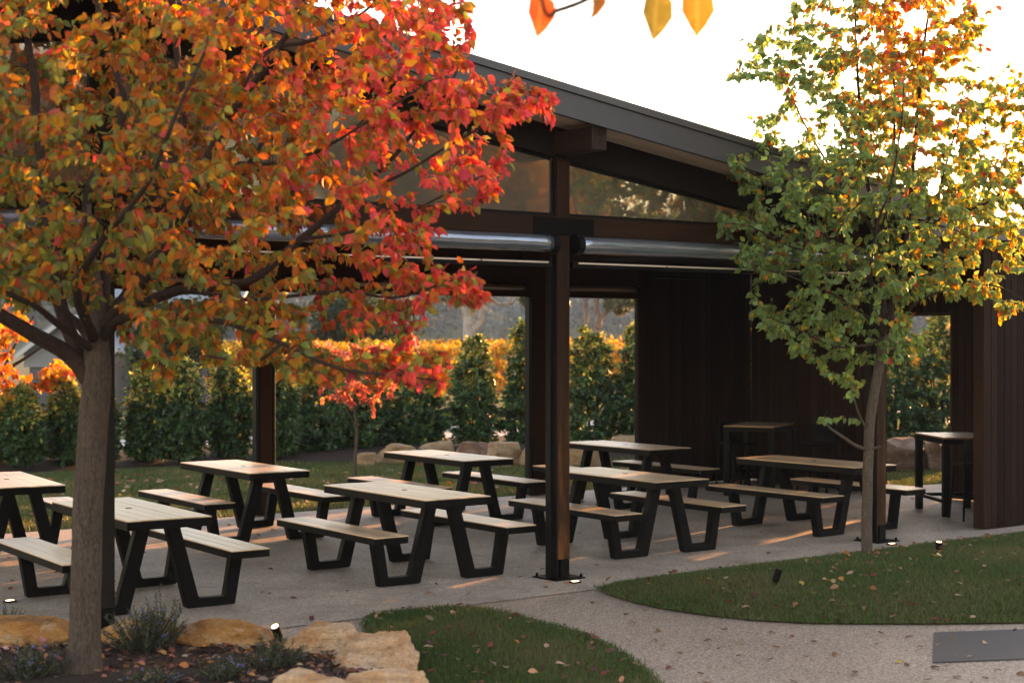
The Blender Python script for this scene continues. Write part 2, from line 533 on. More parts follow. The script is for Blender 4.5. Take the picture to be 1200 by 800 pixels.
# ---------------------------------------------------------------- ground
def sheet(name, poly, z, mat, kind='structure', sub=None, dome=0.0):
    """flat outline filled; with sub, gridded and domed towards its middle"""
    if not sub:
        me = bpy.data.meshes.new(name)
        me.from_pydata([(x, y, z) for x, y in poly], [], [tuple(range(len(poly)))])
        me.materials.append(mat)
        return tag(link(name, me), kind=kind)
    bm = bmesh.new()
    vs = [bm.verts.new((x, y, 0)) for x, y in poly]
    bm.faces.new(vs)
    xs = [p[0] for p in poly]; ys = [p[1] for p in poly]
    for ax, lo, hi in ((0, min(xs), max(xs)), (1, min(ys), max(ys))):
        t = lo + sub
        while t < hi:
            co = (t, 0, 0) if ax == 0 else (0, t, 0)
            no = (1, 0, 0) if ax == 0 else (0, 1, 0)
            bmesh.ops.bisect_plane(bm, geom=bm.verts[:] + bm.edges[:] + bm.faces[:], plane_co=co, plane_no=no)
            t += sub
    bmesh.ops.triangulate(bm, faces=bm.faces[:])
    for v in bm.verts:
        v.co.z = z + dome_height(v.co.x, v.co.y, poly, dome)
    me = bpy.data.meshes.new(name)
    bm.to_mesh(me); bm.free()
    for p in me.polygons: p.use_smooth = True
    me.materials.append(mat)
    return tag(link(name, me), kind=kind)
def poly_dist(x, y, poly):
    P = np.asarray(poly, float); Q = np.roll(P, -1, 0); E_ = Q - P
    x = np.atleast_1d(x)[:, None]; y = np.atleast_1d(y)[:, None]
    t = np.clip(((x - P[:, 0]) * E_[:, 0] + (y - P[:, 1]) * E_[:, 1]) / (E_ ** 2).sum(1), 0, 1)
    dx = x - P[:, 0] - t * E_[:, 0]; dy = y - P[:, 1] - t * E_[:, 1]
    return np.sqrt(dx * dx + dy * dy).min(1)
def inside(x, y, poly):
    P = np.asarray(poly, float); Q = np.roll(P, -1, 0)
    x = np.atleast_1d(x)[:, None]; y = np.atleast_1d(y)[:, None]
    c = ((P[:, 1] > y) != (Q[:, 1] > y)) & (x < (Q[:, 0] - P[:, 0]) * (y - P[:, 1]) / (Q[:, 1] - P[:, 1] + 1e-12) + P[:, 0])
    return c.sum(1) % 2 == 1
def dome_height(x, y, poly, dome):
    d = poly_dist(x, y, poly)
    h = .012 + dome * (1 - np.exp(-d / .7)) + .012 * np.minimum(d / .1, 1)
    return float(h[0]) if np.ndim(x) == 0 else h
def smooth_poly(pts, n=5):
    P = np.asarray(pts, float); out = []
    m = len(P)
    for i in range(m):
        p0, p1, p2, p3 = P[i - 1], P[i], P[(i + 1) % m], P[(i + 2) % m]
        for k in range(n):
            t = k / n
            out.append(.5 * ((2 * p1) + (-p0 + p2) * t + (2 * p0 - 5 * p1 + 4 * p2 - p3) * t * t + (-p0 + 3 * p1 - 3 * p2 + p3) * t ** 3))
    return [tuple(v) for v in out]

g = MB(); g.add([(-870, -480, -.06), (870, -480, -.06), (870, 630, -.06), (-870, 630, -.06)], [(0, 1, 2, 3)])
tag(g.obj('ground', M['field']), kind='structure')
sheet('path', [(-14, -16), (16, -16), (16, -.5), (-14, -.5)], -.006, M['path'])
sheet('patio', [(-9.2, -.63), (14, -.63), (14, 3.6), (9.65, 3.9), (9.65, 6.2), (-9.2, 6.2)], 0.0, M['slab'])
sheet('back_lawn', [(-22, 6.19), (9.66, 6.19), (9.66, 3.89), (14.5, 3.4), (16, 9), (10.5, 10.6), (8.5, 11.3), (6.4, 12.4), (4.8, 13.4), (3.2, 13.9), (-22, 15.0)], -.012, M['lawn'])
# mulch bed that carries the hedge, a little bank
def bed(name, outline, z0, h, mat, sub=.3):
    o = sheet(name, outline, z0, mat, 'structure', sub, h)
    for v in o.data.vertices:
        v.co.z += .05 * (noise.noise(Vector((v.co.x * 2.1, v.co.y * 2.1, 3))) )
    return o
bed('mulch_bed', [(-14, 14.6), (1.5, 14.2), (3.2, 13.7), (4.6, 13.0), (6.3, 12.0), (8.4, 10.9), (10.4, 10.2), (12.2, 8.6), (12.6, 6.4), (13.3, 4.6), (16.5, 4.6), (17, 12), (13, 15.5), (6, 17), (-14, 17)], -.03, .2, M['mulch'], .35)
sheet('gravel_drive', [(-30, 17.2), (40, 17.2), (40, 21), (-30, 21)], -.02, M['gravel'])

LAWN_L = smooth_poly([(-2.33, -.66), (-1.95, -.655), (-1.66, -.74), (-1.50, -1.0), (-1.50, -1.45), (-1.53, -2.1), (-1.76, -2.85), (-2.15, -3.6), (-2.8, -4.5), (-3.7, -4.6), (-3.55, -3.6), (-3.1, -2.3), (-2.75, -1.3)], 4)
LAWN_R = [(-.07, -.645), (-.2, -.95), (-.29, -1.35), (-.31, -1.7), (-.25, -2.1), (-.12, -2.5), (.1, -2.82), (.38, -3.07), (.85, -3.43), (1.45, -3.82), (2.4, -4.3), (4, -4.9), (8, -5.5), (12, -5.5), (13, -.8), (6.4, -.645), (3, -.645)]
sheet('front_lawn', LAWN_L, -.004, M['lawn'], 'structure', .22, .03)
DOME_R = .20
sheet('side_lawn', LAWN_R, -.004, M['lawn'], 'structure', .25, DOME_R)
PLANT = [(-5.6, -.45), (-4.95, -.62), (-4.4, -.95), (-3.9, -1.35), (-3.55, -1.75), (-3.45, -2.2), (-3.7, -2.9), (-4.3, -3.3), (-5.2, -3.7), (-7.5, -3.5), (-8, -1), (-6.5, -.3)]
def mulch_z(x, y): return .13
mb_ = sheet('planter_mulch', PLANT, .09, M['mulch'], 'structure', .18, .03)
for v in mb_.data.vertices:
    v.co.z += .02 * noise.noise(Vector((v.co.x * 4, v.co.y * 4, 1)))

# ---------------------------------------------------------------- pavilion
pav = empty('pavilion', (0, 0, 0))
tag(pav, 'dark timber open pavilion with sloping roof and glazed gable over the picnic tables', 'pavilion')
S = .143
def ztop(x): return 4.21 - S * x
def zsof(x): return 4.0 - S * x
RIDGE, EAVE = -4.2, 4.95
ROOF_Y0, ROOF_Y1 = -.60, 6.9
# roof skin (right slope and the mirrored left slope), metal
m = MB()
zr = ztop(RIDGE)
m.prism([(RIDGE, zr - .06), (EAVE, ztop(EAVE) - .06), (EAVE, ztop(EAVE) - .18), (RIDGE, zr - .18)], 'y', ROOF_Y0 + .05, ROOF_Y1)
m.prism([(RIDGE - .002, zr - .06), (RIDGE - .002, zr - .18), (-11.5, zr - .18 - S * 7.3), (-11.5, zr - .06 - S * 7.3)], 'y', ROOF_Y0 + .05, ROOF_Y1)
roof = m.obj('roof', M['cap'], pav)
m = MB()   # the fascia board along the rake
m.prism([(RIDGE, zr - .065), (RIDGE, zr - .27), (EAVE, ztop(EAVE) - .27), (EAVE, ztop(EAVE) - .065)], 'y', ROOF_Y0, ROOF_Y0 + .045)
m.prism([(RIDGE - .002, zr - .065), (-11.5, zr - .065 - S * 7.3), (-11.5, zr - .27 - S * 7.3), (RIDGE - .002, zr - .27)], 'y', ROOF_Y0, ROOF_Y0 + .045)
m.obj('fascia', M['fascia'], roof)
m = MB()   # turned metal cap over it
m.prism([(RIDGE, zr), (RIDGE, zr - .062), (EAVE + .03, ztop(EAVE + .03) - .062), (EAVE + .03, ztop(EAVE + .03))], 'y', ROOF_Y0 - .022, ROOF_Y0 + .30)
m.prism([(RIDGE - .002, zr), (-11.5, zr - S * 7.3), (-11.5, zr - .062 - S * 7.3), (RIDGE - .002, zr - .062)], 'y', ROOF_Y0 - .022, ROOF_Y0 + .30)
m.obj('roof_cap', M['cap'], roof)
m = MB(); m.box(EAVE + .002, EAVE + .12, ROOF_Y0, ROOF_Y1, ztop(EAVE) - .19, ztop(EAVE) - .06, .01)
m.obj('gutter', M['fascia'], roof)
m = MB()   # pale soffit under the overhang
for k in range(3):
    y0 = ROOF_Y0 + .05 + k * .19
    m.prism([(RIDGE, zsof(RIDGE) + .015), (RIDGE, zsof(RIDGE)), (EAVE, zsof(EAVE)), (EAVE, zsof(EAVE) + .015)], 'y', y0, y0 + .183)
m.prism([(RIDGE - .002, zsof(RIDGE) + .015), (-11.5, zsof(RIDGE) - S * 7.3 + .015), (-11.5, zsof(RIDGE) - S * 7.3), (RIDGE - .002, zsof(RIDGE))], 'y', ROOF_Y0 + .05, -.03)
m.obj('soffit', M['soffit'], roof)
m = MB()   # dark ceiling lining inside
m.prism([(RIDGE, zsof(RIDGE) + .015), (RIDGE, zsof(RIDGE)), (EAVE, zsof(EAVE)), (EAVE, zsof(EAVE) + .015)], 'y', .15, 6.85)
m.prism([(RIDGE - .002, zsof(RIDGE) + .015), (-11.5, zsof(RIDGE) - S * 7.3 + .015), (-11.5, zsof(RIDGE) - S * 7.3), (RIDGE - .002, zsof(RIDGE))], 'y', .15, 6.85)
m.obj('ceiling', M['ceiling'], pav)
# rake beam under the soffit, above the glass
m = MB()
m.prism([(RIDGE, zsof(RIDGE) - .003), (RIDGE, zsof(RIDGE) - .27), (EAVE - .1, zsof(EAVE - .1) - .27), (EAVE - .1, zsof(EAVE - .1) - .003)], 'y', .006, .13)
m.prism([(RIDGE - .002, zsof(RIDGE) - .003), (-11.4, zsof(RIDGE) - S * 7.2 - .003), (-11.4, zsof(RIDGE) - S * 7.2 - .27), (RIDGE - .002, zsof(RIDGE) - .27)], 'y', .006, .13)
m.obj('rake_beam', M['ceiling'], pav)
POSTX = [-8.56, -4.28, 0.0, 4.28]
PW = .14
bays = [(POSTX[i] + PW, POSTX[i + 1]) for i in range(3)]
for (x0, x1) in bays:
    m = MB(); m.box(x0 + .001, x1 - .001, .004, .125, 3.04, 3.213, .006)
    m.obj('beam', M['beam_wood'], pav)
m = MB(); m.box(POSTX[3] + PW + .001, 6.05, .004, .125, 3.04, 3.213, .006); m.obj('beam', M['beam_wood'], pav)
for x in POSTX:     # purlins that run out over the posts to carry the overhang
    zt = (zsof(x) if x > -5 else zsof(RIDGE) - S * (RIDGE - x)) - .05
    if x < -4.1 and x > -5: zt -= .02
    m = MB(); m.box(x - .035, x + .13, -.52, 6.5, zt - .205, zt, .008)
    pl_ = m.obj('purlin', M['beam_y'], pav)
    for bz in (.07, .13):
        mm = MB(); mm.tube([(x + .05, -.526, zt - bz), (x + .05, -.518, zt - bz)], .009, 8)
        mm.obj('bolt', M['steel'], pl_)
# posts
def make_post(x):
    p = empty('post', (x, 0, 0)); p.parent = pav
    zt = min(zsof(x) - .26, 3.72) if x > -5 else 3.3
    m = MB(); m.box(0, PW, 0, PW, .17, zt, .006); m.obj('timber', M['post_orange'] if x > -1 else M['ceiling'], p)
    m = MB(); m.box(-.014, -.002, -.004, PW + .02, .012, 2.87, .003)
    m.box(-.045, -.016, .05, .11, .012, 2.87, .003); m.box(PW + .002, PW + .03, .05, .11, .012, 2.87, .003)
    m.obj('blind_track', M['track'], p)
    m = MB(); m.box(.045, PW - .002, .004, PW - .004, .012, .168, .003); m.box(.0, .010, .004, PW - .004, .012, .168)
    m.obj('boot', M['steel'], p)
    m = MB(); m.box(-.10, .24, -.10, .24, .001, .012, .003); m.obj('base_plate', M['steel'], p)
    ab = MB().tube([(0, 0, .012), (0, 0, .04)], .013, 6).mesh('anchor_bolt', M['steel'])
    for bx in (-.07, .21):
        for by in (-.07, .21): link('anchor_bolt', ab, p, (bx, by, 0))
    return p
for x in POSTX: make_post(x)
# bolted connection plates
for x in POSTX[1:]:
    m = MB(); m.box(x - .27, x + .41, -.012, -.001, 3.045, 3.195, .003)
    pl = m.obj('joint_plate', M['steel'], pav)
    for k, bx in enumerate((-.22, -.03, .07, .2, .36)):
        for bz in (3.085, 3.155):
            m = MB(); m.tube([(x + bx, -.018, bz), (x + bx, -.012, bz)], .011, 8)
            m.obj('bolt', M['track'], pl)
# glazed gable
def pane(x0, x1):
    zb = 3.216
    def tp(x): return (zsof(x) if x > RIDGE else zsof(RIDGE) - S * (RIDGE - x)) - .272
    xs = [x0, x1]
    if tp(x1) < zb + .02:
        xs[1] = x1 = (4.0 - .272 - zb - .02) / S
    m = MB(); m.prism([(x0 + .02, zb + .02), (x1 - .0, zb + .02), (x1 - .0, tp(x1) - .0), (x0 + .02, tp(x0 + .02) - .02)], 'y', .066, .074)
    gl = m.obj('window_pane', M['glass'], pav)
    m = MB()
    m.box(x0 + .001, x1, .05, .09, zb, zb + .024)
    m.box(x0 + .001, x0 + .03, .045, .095, zb + .025, tp(x0) - .03)
    if x1 < 3: m.box(x1 - .03, x1 - .001, .045, .095, zb + .025, tp(x1) - .03)
    m.prism([(x0 + .032, tp(x0 + .032) - .028), (x1 - .032, tp(x1 - .032) - .028), (x1 - .032, tp(x1 - .032) - .001), (x0 + .032, tp(x0 + .032) - .001)], 'y', .05, .09)
    m.obj('window_frame', M['track'], gl)
for (x0, x1) in bays: pane(x0, x1)
# rolled clear blinds, front
def blind(x0, x1, y, z, r, mat, front=True):
    n = 40
    xs = np.linspace(x0, x1, n)
    rr = r * (1 + .035 * np.array([noise.noise(Vector((x * 1.7, y, 4.0))) + .6 * noise.noise(Vector((x * 5.1, y, 9.0))) for x in xs]))
    zz = z + .010 * np.array([noise.noise(Vector((x * 1.1, y, 2.0))) for x in xs])
    m = MB(); m.tube(np.stack([xs, np.full(n, y), zz], 1), rr, 20)
    b = m.obj('blind_roll', mat, pav, smooth=True)
    for xa, xb in ((x0 - .055, x0 + .012), (x1 - .012, x1 + .055)):
        m = MB(); m.tube([(xa, y, z), (xb, y, z)], r * 1.13, 14)
        m.box(min(xa, xb) + .01, max(xa, xb) - .01, y - .02, y + .1, z, z + r * 1.3)
        m.obj('roll_bracket', M['track'], b)
    return b
for (x0, x1) in bays:
    b = blind(x0 + .10, x1 - .085, -.005, 2.962, .076, M['blind'])
    k = 0
    xa = x0 + .11
    rail = MB(); rail.box(x0 + .05, x1 - .05, .02, .06, 2.76, 2.815, .006)
    rr_ = rail.obj('blind_rail', M['track'], b)
    m = MB()
    while xa < x1 - .2:
        xb = min(xa + 1.05, x1 - .1)
        m.box(xa, xb, .004, .019, 2.792, 2.806); xa = xb + .02
    m.obj('rail_strip', M['soffit'], rr_)
# back row: beam, posts, blinds
BY = 6.05
m = MB(); m.box(-9, 8.54, BY, BY + .14, 2.69, 3.36, .005); m.obj('beam', M['beam_wood'], pav)
m = MB(); m.prism([(-9, 3.365), (8.5, 3.365), (4.95, zsof(4.95) - .01), (RIDGE, zsof(RIDGE) - .01), (-9, zsof(RIDGE) - S * 4.8 - .01)], 'y', BY + .03, BY + .1)
m.obj('gable_wall', M['ceiling'], pav)
for x, w in ((-8.34, .26), (-4.06, .26), (.22, .26), (4.34, .37)):
    p = empty('post', (x, BY, 0)); p.parent = pav
    m = MB(); m.box(.05, w - .05, -.02, .12, 0.012, 2.688, .006); m.obj('timber', M['post_wood'], p)
    m = MB(); m.box(0, .046, -.01, .09, .012, 2.688, .004); m.box(w - .046, w, -.01, .09, .012, 2.688, .004)
    m.box(.012, .03, -.03, -.012, .012, 2.688); m.obj('blind_track', M['track'], p)
for x0, x1 in ((-8.05, -4.15), (-3.75, .15), (.55, 4.3), (4.74, 6.26)):
    blind(x0 + .06, x1 - .06, BY - .06, 2.82, .05, M['blind_brown'])
# board cladding -------------------------------------------------
BW = .118
def board_mesh(length, w=BW - .007, t=.018):
    return MB().box(0, w, 0, t, 0, length, .003).mesh('board', M['board'])
def board_wall(name, along, lo, hi, fixed, z0, zf, into, parent, backing=.06):
    """vertical boards on the room side of a wall; along: 'x' or 'y'; into: direction the boards stand proud"""
    m = MB()
    zt = max(zf(lo), zf(hi))
    zt_lo, zt_hi = zf(lo), zf(hi)
    b0, b1 = (fixed + .001, fixed + backing) if into < 0 else (fixed - backing, fixed - .001)
    if along == 'x': m.prism([(lo, z0), (hi, z0), (hi, zt_hi), (lo, zt_lo)], 'y', b0, b1)
    else: m.prism([(lo, z0), (hi, z0), (hi, zt_hi), (lo, zt_lo)], 'x', b0, b1)
    w = m.obj(name, M['ceiling'], parent)
    cache = {}
    n = max(1, int(round((hi - lo) / BW)))
    st = (hi - lo) / n
    for k in range(n):
        p = lo + k * st + .003
        L = round(min(zf(p), zf(p + st)) - z0 - .004, 2)
        if L not in cache: cache[L] = board_mesh(L, st - .007)
        o = link('board', cache[L], w)
        off = random.uniform(0, .004)
        if along == 'x':
            o.location = (p, fixed - .019 - off if into < 0 else fixed + off, z0 + .002)
        else:
            o.rotation_euler = (0, 0, math.pi / 2)
            o.location = (fixed - off if into < 0 else fixed + .019 + off, p, z0 + .002)
    return w
XE = 8.56
board_wall('back_wall', 'x', 6.29, XE, BY, .012, lambda x: 3.2, -1, pav)
board_wall('end_wall', 'y', .03, 2.36, XE, .012, lambda y: 3.2, -1, pav)
board_wall('end_wall', 'y', 3.50, 6.02, XE, .012, lambda y: 3.2, -1, pav)
board_wall('end_wall', 'y', 2.362, 3.498, XE, 2.467, lambda y: 3.2, -1, pav)
m = MB(); m.box(XE - .03, XE + .075, 2.315, 2.358, .012, 2.50, .004); m.box(XE - .03, XE + .075, 3.502, 3.545, .012, 2.50, .004); m.box(XE - .03, XE + .075, 2.36, 3.50, 2.43, 2.465, .004)
m.obj('opening_trim', M['beam_wood'], pav)
board_wall('front_wall', 'x', 6.06, 8.2, 0.0, .012, lambda x: 3.18, -1, pav, .12)
m = MB(); m.box(6.04, 6.058, -.024, .12, .012, 3.18, .004); m.obj('corner_trim', M['beam_wood'], pav)
m = MB(); m.box(8.2, 13.6, .001, .12, .012, 3.18)  # unseen run of wall, lengthened to shade the ground in front
for k in range(46): m.box(8.2 + k * BW + .003, 8.2 + (k + 1) * BW - .004, -.02, -.001, .014, 3.176)
tag(m.obj('front_wall', M['board'], pav), kind='stuff')
m = MB(); m.box(4.5, 8.8, -.25, 6.6, 3.20, 3.36, .01); wr = m.obj('flat_roof', M['fascia'], pav)
# wall heater over the back wall
m = MB(); m.box(6.44, 7.42, BY - .19, BY - .075, 2.985, 3.03, .01); m.box(6.50, 6.54, BY - .08, BY - .022, 2.99, 3.02); m.box(7.3, 7.34, BY - .08, BY - .022, 2.99, 3.02)
h = m.obj('wall_heater', M['plastic'])
tag(h, 'long black radiant heater fixed high on the dark boarded back wall', 'heater')

# ---------------------------------------------------------------- picnic tables
TL, TW, BWD, BIN, BH = 1.784, .690, .338, .502, .463
def make_table():
    root = empty('picnic_table')
    tag(root, 'x', 'picnic table', 'black framed picnic tables with slatted timber tops')
    # table top: black rim with slats let in
    def slab(name, w, ztop, th, nsl, cx):
        m = MB()
        z0, z1 = ztop - th, ztop - .010
        x0, x1 = cx - w / 2 + .004, cx + w / 2 - .004
        y0, y1 = -TL / 2 + .004, TL / 2 - .004
        m.box(x0, x0 + .03, y0, y1, z0, z1, .003); m.box(x1 - .03, x1, y0, y1, z0, z1, .003)
        m.box(x0 + .031, x1 - .031, y0, y0 + .03, z0, z1 - .001); m.box(x0 + .031, x1 - .031, y1 - .03, y1, z0, z1 - .001)
        m.box(x0 + .031, x1 - .031, y0 + .25, y0 + .30, z0 + .002, z1 - .002); m.box(x0 + .031, x1 - .031, y1 - .30, y1 - .25, z0 + .002, z1 - .002)
        m.box(x0 + .031, x1 - .031, y0 + .031, y1 - .031, z1 - .012, z1 - .004)
        top = m.obj(name, M['steel'], root)
        sw = w / nsl
        sm = MB().box(-sw / 2 + .002, sw / 2 - .002, -TL / 2, TL / 2, z1 + .0005, ztop, .0022).mesh('slat', M['slat_wood'])
        for k in range(nsl):
            link('slat', sm, top, (cx - w / 2 + sw * (k + .5), random.uniform(-.003, .003), random.uniform(-.0012, .0012)))
        return top
    top = slab('tabletop', TW, .75, .075, 6, 0)
    pm = MB(); pm.tube([(0, 0, .7505), (0, 0, .7535)], .026, 16); pm.obj('umbrella_hole_cap', M['plastic'], top)
    slab('bench', BWD, BH, .066, 3, -(BIN + BWD / 2))
    slab('bench', BWD, BH, .066, 3, (BIN + BWD / 2))
    A = [(.06, .675), (.235, .0), (.645, 0), (.715, .397), (.612, .397), (.560, .072), (.338, .072), (.172, .675)]
    for sg in (-1, 1):
        poly = [(sg * p[0], p[1]) for p in A]
        for v0 in (-TL / 2 + .24, TL / 2 - .32):
            bm = bmesh.new()
            vs = [bm.verts.new((x, v0, z + .006)) for x, z in poly]
            f = bm.faces.new(vs)
            r = bmesh.ops.extrude_face_region(bm, geom=[f])
            bmesh.ops.translate(bm, vec=(0, .085, 0), verts=[q for q in r['geom'] if isinstance(q, bmesh.types.BMVert)])
            bmesh.ops.recalc_face_normals(bm, faces=bm.faces[:])
            bmesh.ops.bevel(bm, geom=bm.edges[:], offset=.006, segments=2, affect='EDGES')
            me = bpy.data.meshes.new('leg_frame'); bm.to_mesh(me); bm.free()
            me.materials.append(M['steel'])
            link('leg_frame', me, root)
    return root
TABLES = [
    (-0.857, 1.163, -0.0252, 'picnic table in full view just left of the centre post, nearest the front lawn'),
    (-0.753, 4.501, -0.0403, 'picnic table at the lawn edge directly in front of the slim left back post'),
    (1.946, 4.536, -0.0296, 'picnic table at the lawn edge in front of the row of pale boulders'),
    (1.885, 1.255, -0.0413, 'picnic table partly hidden behind the right side of the rusty centre post'),
    (4.820, 4.625, -0.0263, 'farthest picnic table, beside the boarded back wall and behind another table'),
    (4.719, 1.278, -0.0057, 'picnic table crossed by an orange sun streak, behind the slender tree trunk'),
    (-3.359, 4.442, -0.1160, 'picnic table cut by the photo edge, beside the lawn at far left'),
    (-3.504, 1.200, -0.0539, 'picnic table half hidden by the thick trunk, behind the stone planter'),
]
t0 = make_table()
for i, (x, y, a, lab) in enumerate(TABLES):
    t = t0 if i == 0 else copy_tree(t0)
    t.location = (x, y, 0); t.rotation_euler = (0, 0, a); t['label'] = lab

# ---------------------------------------------------------------- bar tables and stools
def make_bar_table():
    r = empty('bar_table')
    tag(r, 'x', 'bar table', 'tall bar tables by the boarded walls')
    L, W, H = 1.02, .70, .95
    m = MB()
    m.box(-W / 2, W / 2, -L / 2, L / 2, H - .085, H - .018, .004)
    m.obj('top_frame', M['steel'], r)
    sm = MB().box(-W / 10 + .002, W / 10 - .002, -L / 2, L / 2, H - .0175, H, .002).mesh('slat', M['bar_wood'])
    for k in range(5): link('slat', sm, r, (-W / 2 + W / 5 * (k + .5), 0, 0))
    lm = MB().box(-.04, .04, -.04, .04, .002, H - .086, .005).mesh('leg', M['steel'])
    for sx in (-1, 1):
        for sy in (-1, 1): link('leg', lm, r, (sx * (W / 2 - .041), sy * (L / 2 - .041), 0))
    m = MB()
    for sx in (-1, 1): m.box(sx * (W / 2 - .041) - .025, sx * (W / 2 - .041) + .025, -L / 2 + .083, L / 2 - .083, .16, .20, .003)
    m.box(-W / 2 + .083, W / 2 - .083, L / 2 - .06, L / 2 - .02, .16, .20, .003)
    m.obj('footrest', M['steel'], r)
    return r
def make_stool():
    r = empty('bar_stool')
    tag(r, 'x', 'bar stool', 'black bar stools with low backs')
    m = MB(); m.box(-.21, .21, -.20, .20, .63, .665, .014); m.obj('seat', M['plastic'], r)
    bm = bmesh.new()
    for zi in range(6):
        for xi in range(11):
            u = xi / 10 * 2 - 1; w = zi / 5
            hw = .22 - .03 * w ** 3
            bm.verts.new((u * hw, .20 + .03 * w - .055 * u * u, .70 + .27 * w - .02 * (w ** 3) * abs(u) ** 3))
    bm.verts.ensure_lookup_table()
    for zi in range(5):
        for xi in range(10):
            a_ = zi * 11 + xi
            bm.faces.new([bm.verts[a_], bm.verts[a_ + 1], bm.verts[a_ + 12], bm.verts[a_ + 11]])
    bmesh.ops.recalc_face_normals(bm, faces=bm.faces[:])
    ex = bmesh.ops.solidify(bm, geom=bm.faces[:], thickness=.02)
    me = bpy.data.meshes.new('backrest'); bm.to_mesh(me); bm.free(); me.materials.append(M['plastic'])
    link('backrest', me, r)
    for sx in (-1, 1):
        m = MB(); m.tube([(sx * .19, .17, .64), (sx * .20, .205, .72), (sx * .20, .215, .80)], .012, 8); m.obj('back_support', M['steel'], r)
        for sy in (-1, 1):
            m = MB(); m.tube([(sx * .175, sy * .165, .64), (sx * .215, sy * .215, .004)], .014, 8); m.obj('leg', M['steel'], r)
    m = MB()
    c = [(-.197, -.19), (.197, -.19), (.197, .19), (-.197, .19)]
    for k in range(4):
        a_, b_ = c[k], c[(k + 1) % 4]
        m.tube([(*a_, .27), (*b_, .27)], .011, 8)
    m.obj('footrest', M['steel'], r)
    return r
bt = make_bar_table()
bt.location = (7.29, 1.30, 0); bt.rotation_euler = (0, 0, math.radians(-32)); bt['label'] = 'bar table by the doorway beside the right front wall'
b2 = copy_tree(bt); b2.location = (7.10, 4.45, 0); b2.rotation_euler = (0, 0, math.radians(-62)); b2['label'] = 'bar table in the dark corner against the boarded back wall'
st = make_stool(); st.location = (6.80, .68, 0); st.rotation_euler = (0, 0, math.radians(150)); st['label'] = 'black bar stool pulled up beside the doorway bar table, partly behind the front wall'
s2 = copy_tree(st); s2.location = (7.28, 5.05, 0); s2.rotation_euler = (0, 0, math.radians(-10)); s2['label'] = 'black bar stool whose curved back shows just above the corner bar table'
s3 = copy_tree(st); s3.location = (7.95, 4.15, 0); s3.rotation_euler = (0, 0, math.radians(-70)); s3['label'] = 'black bar stool in the dark corner, standing right of the corner bar table'

# ---------------------------------------------------------------- small lights
def ground_light(x, y, rz, label):
    r = empty('ground_light', (x, y, 0), rz); tag(r, label, 'light', 'flush lights at the post feet')
    m = MB(); m.box(-.045, .045, -.035, .035, .001, .014, .003); m.obj('housing', M['steel'], r)
    m = MB(); m.box(-.030, .030, -.020, .020, .0142, .016); m.obj('lens', M['lamp'], r)
p = at_z(674, 682.5); ground_light(p[0], p[1], 0, 'small lit ground light at the foot of the centre post')
p = at_z(1045, 638); ground_light(p[0], p[1], 0, 'small lit ground light at the foot of the post behind the slender trunk')
p = at_z(11.5, 705); ground_light(p[0], p[1], .2, 'small lit ground light on the patio beside the far-left stones')
def spot(x, y, z, tilt, az, label, lit=True):
    r = empty('garden_spotlight', (x, y, z)); tag(r, label, 'spotlight', 'small garden spotlights on spikes')
    d = Vector((math.sin(tilt) * math.cos(az), math.sin(tilt) * math.sin(az), math.cos(tilt)))
    c = Vector((0, 0, .075))
    m = MB(); m.tube([(0, 0, -.05), tuple(c)], .012, 6); m.obj('spike', M['steel'], r)
    a_ = c - d * .02; b_ = c + d * .085
    m = MB(); m.tube([tuple(a_), tuple(a_ + d * .02), tuple(b_)], [.022, .028, .030], 14, True); m.obj('housing', M['steel'], r)
    m = MB(); m.tube([tuple(b_ + d * .001), tuple(b_ + d * .004)], .024, 14); m.obj('lens', M['lamp'] if lit else M['plastic'], r)
p = at_z(327, 752, .13); spot(p[0], p[1], .09, .5, math.radians(200), 'lit garden spotlight in the planter in front of the brown stone')
p = at_z(1100, 655, .11); spot(p[0], p[1], .11, .12, math.radians(240), 'lit garden spotlight standing upright in the grass right of the slender trunk')
p = at_z(909, 690, .12); spot(p[0], p[1], .12, .35, math.radians(-20), 'unlit tilted black garden spotlight in the grass left of the slender trunk', False)
# pit cover in the path
m = MB()
c0, c1 = at_z(1093, 776)[:2], at_z(1095, 741)[:2]
ex = np.array([.895, -.446]) * 1.9
q = [tuple(c0), tuple(c0 + ex), tuple(c1 + ex), tuple(c1)]
m.prism(q, 'z', -.004, .005)
cov = m.obj('pit_cover', m_flat('cover_slate', (.040, .041, .044), .6, 0, .25, 5, .4, .2))
tag(cov, 'flat grey slate pit cover let into the gravel path at lower right', 'pit cover')

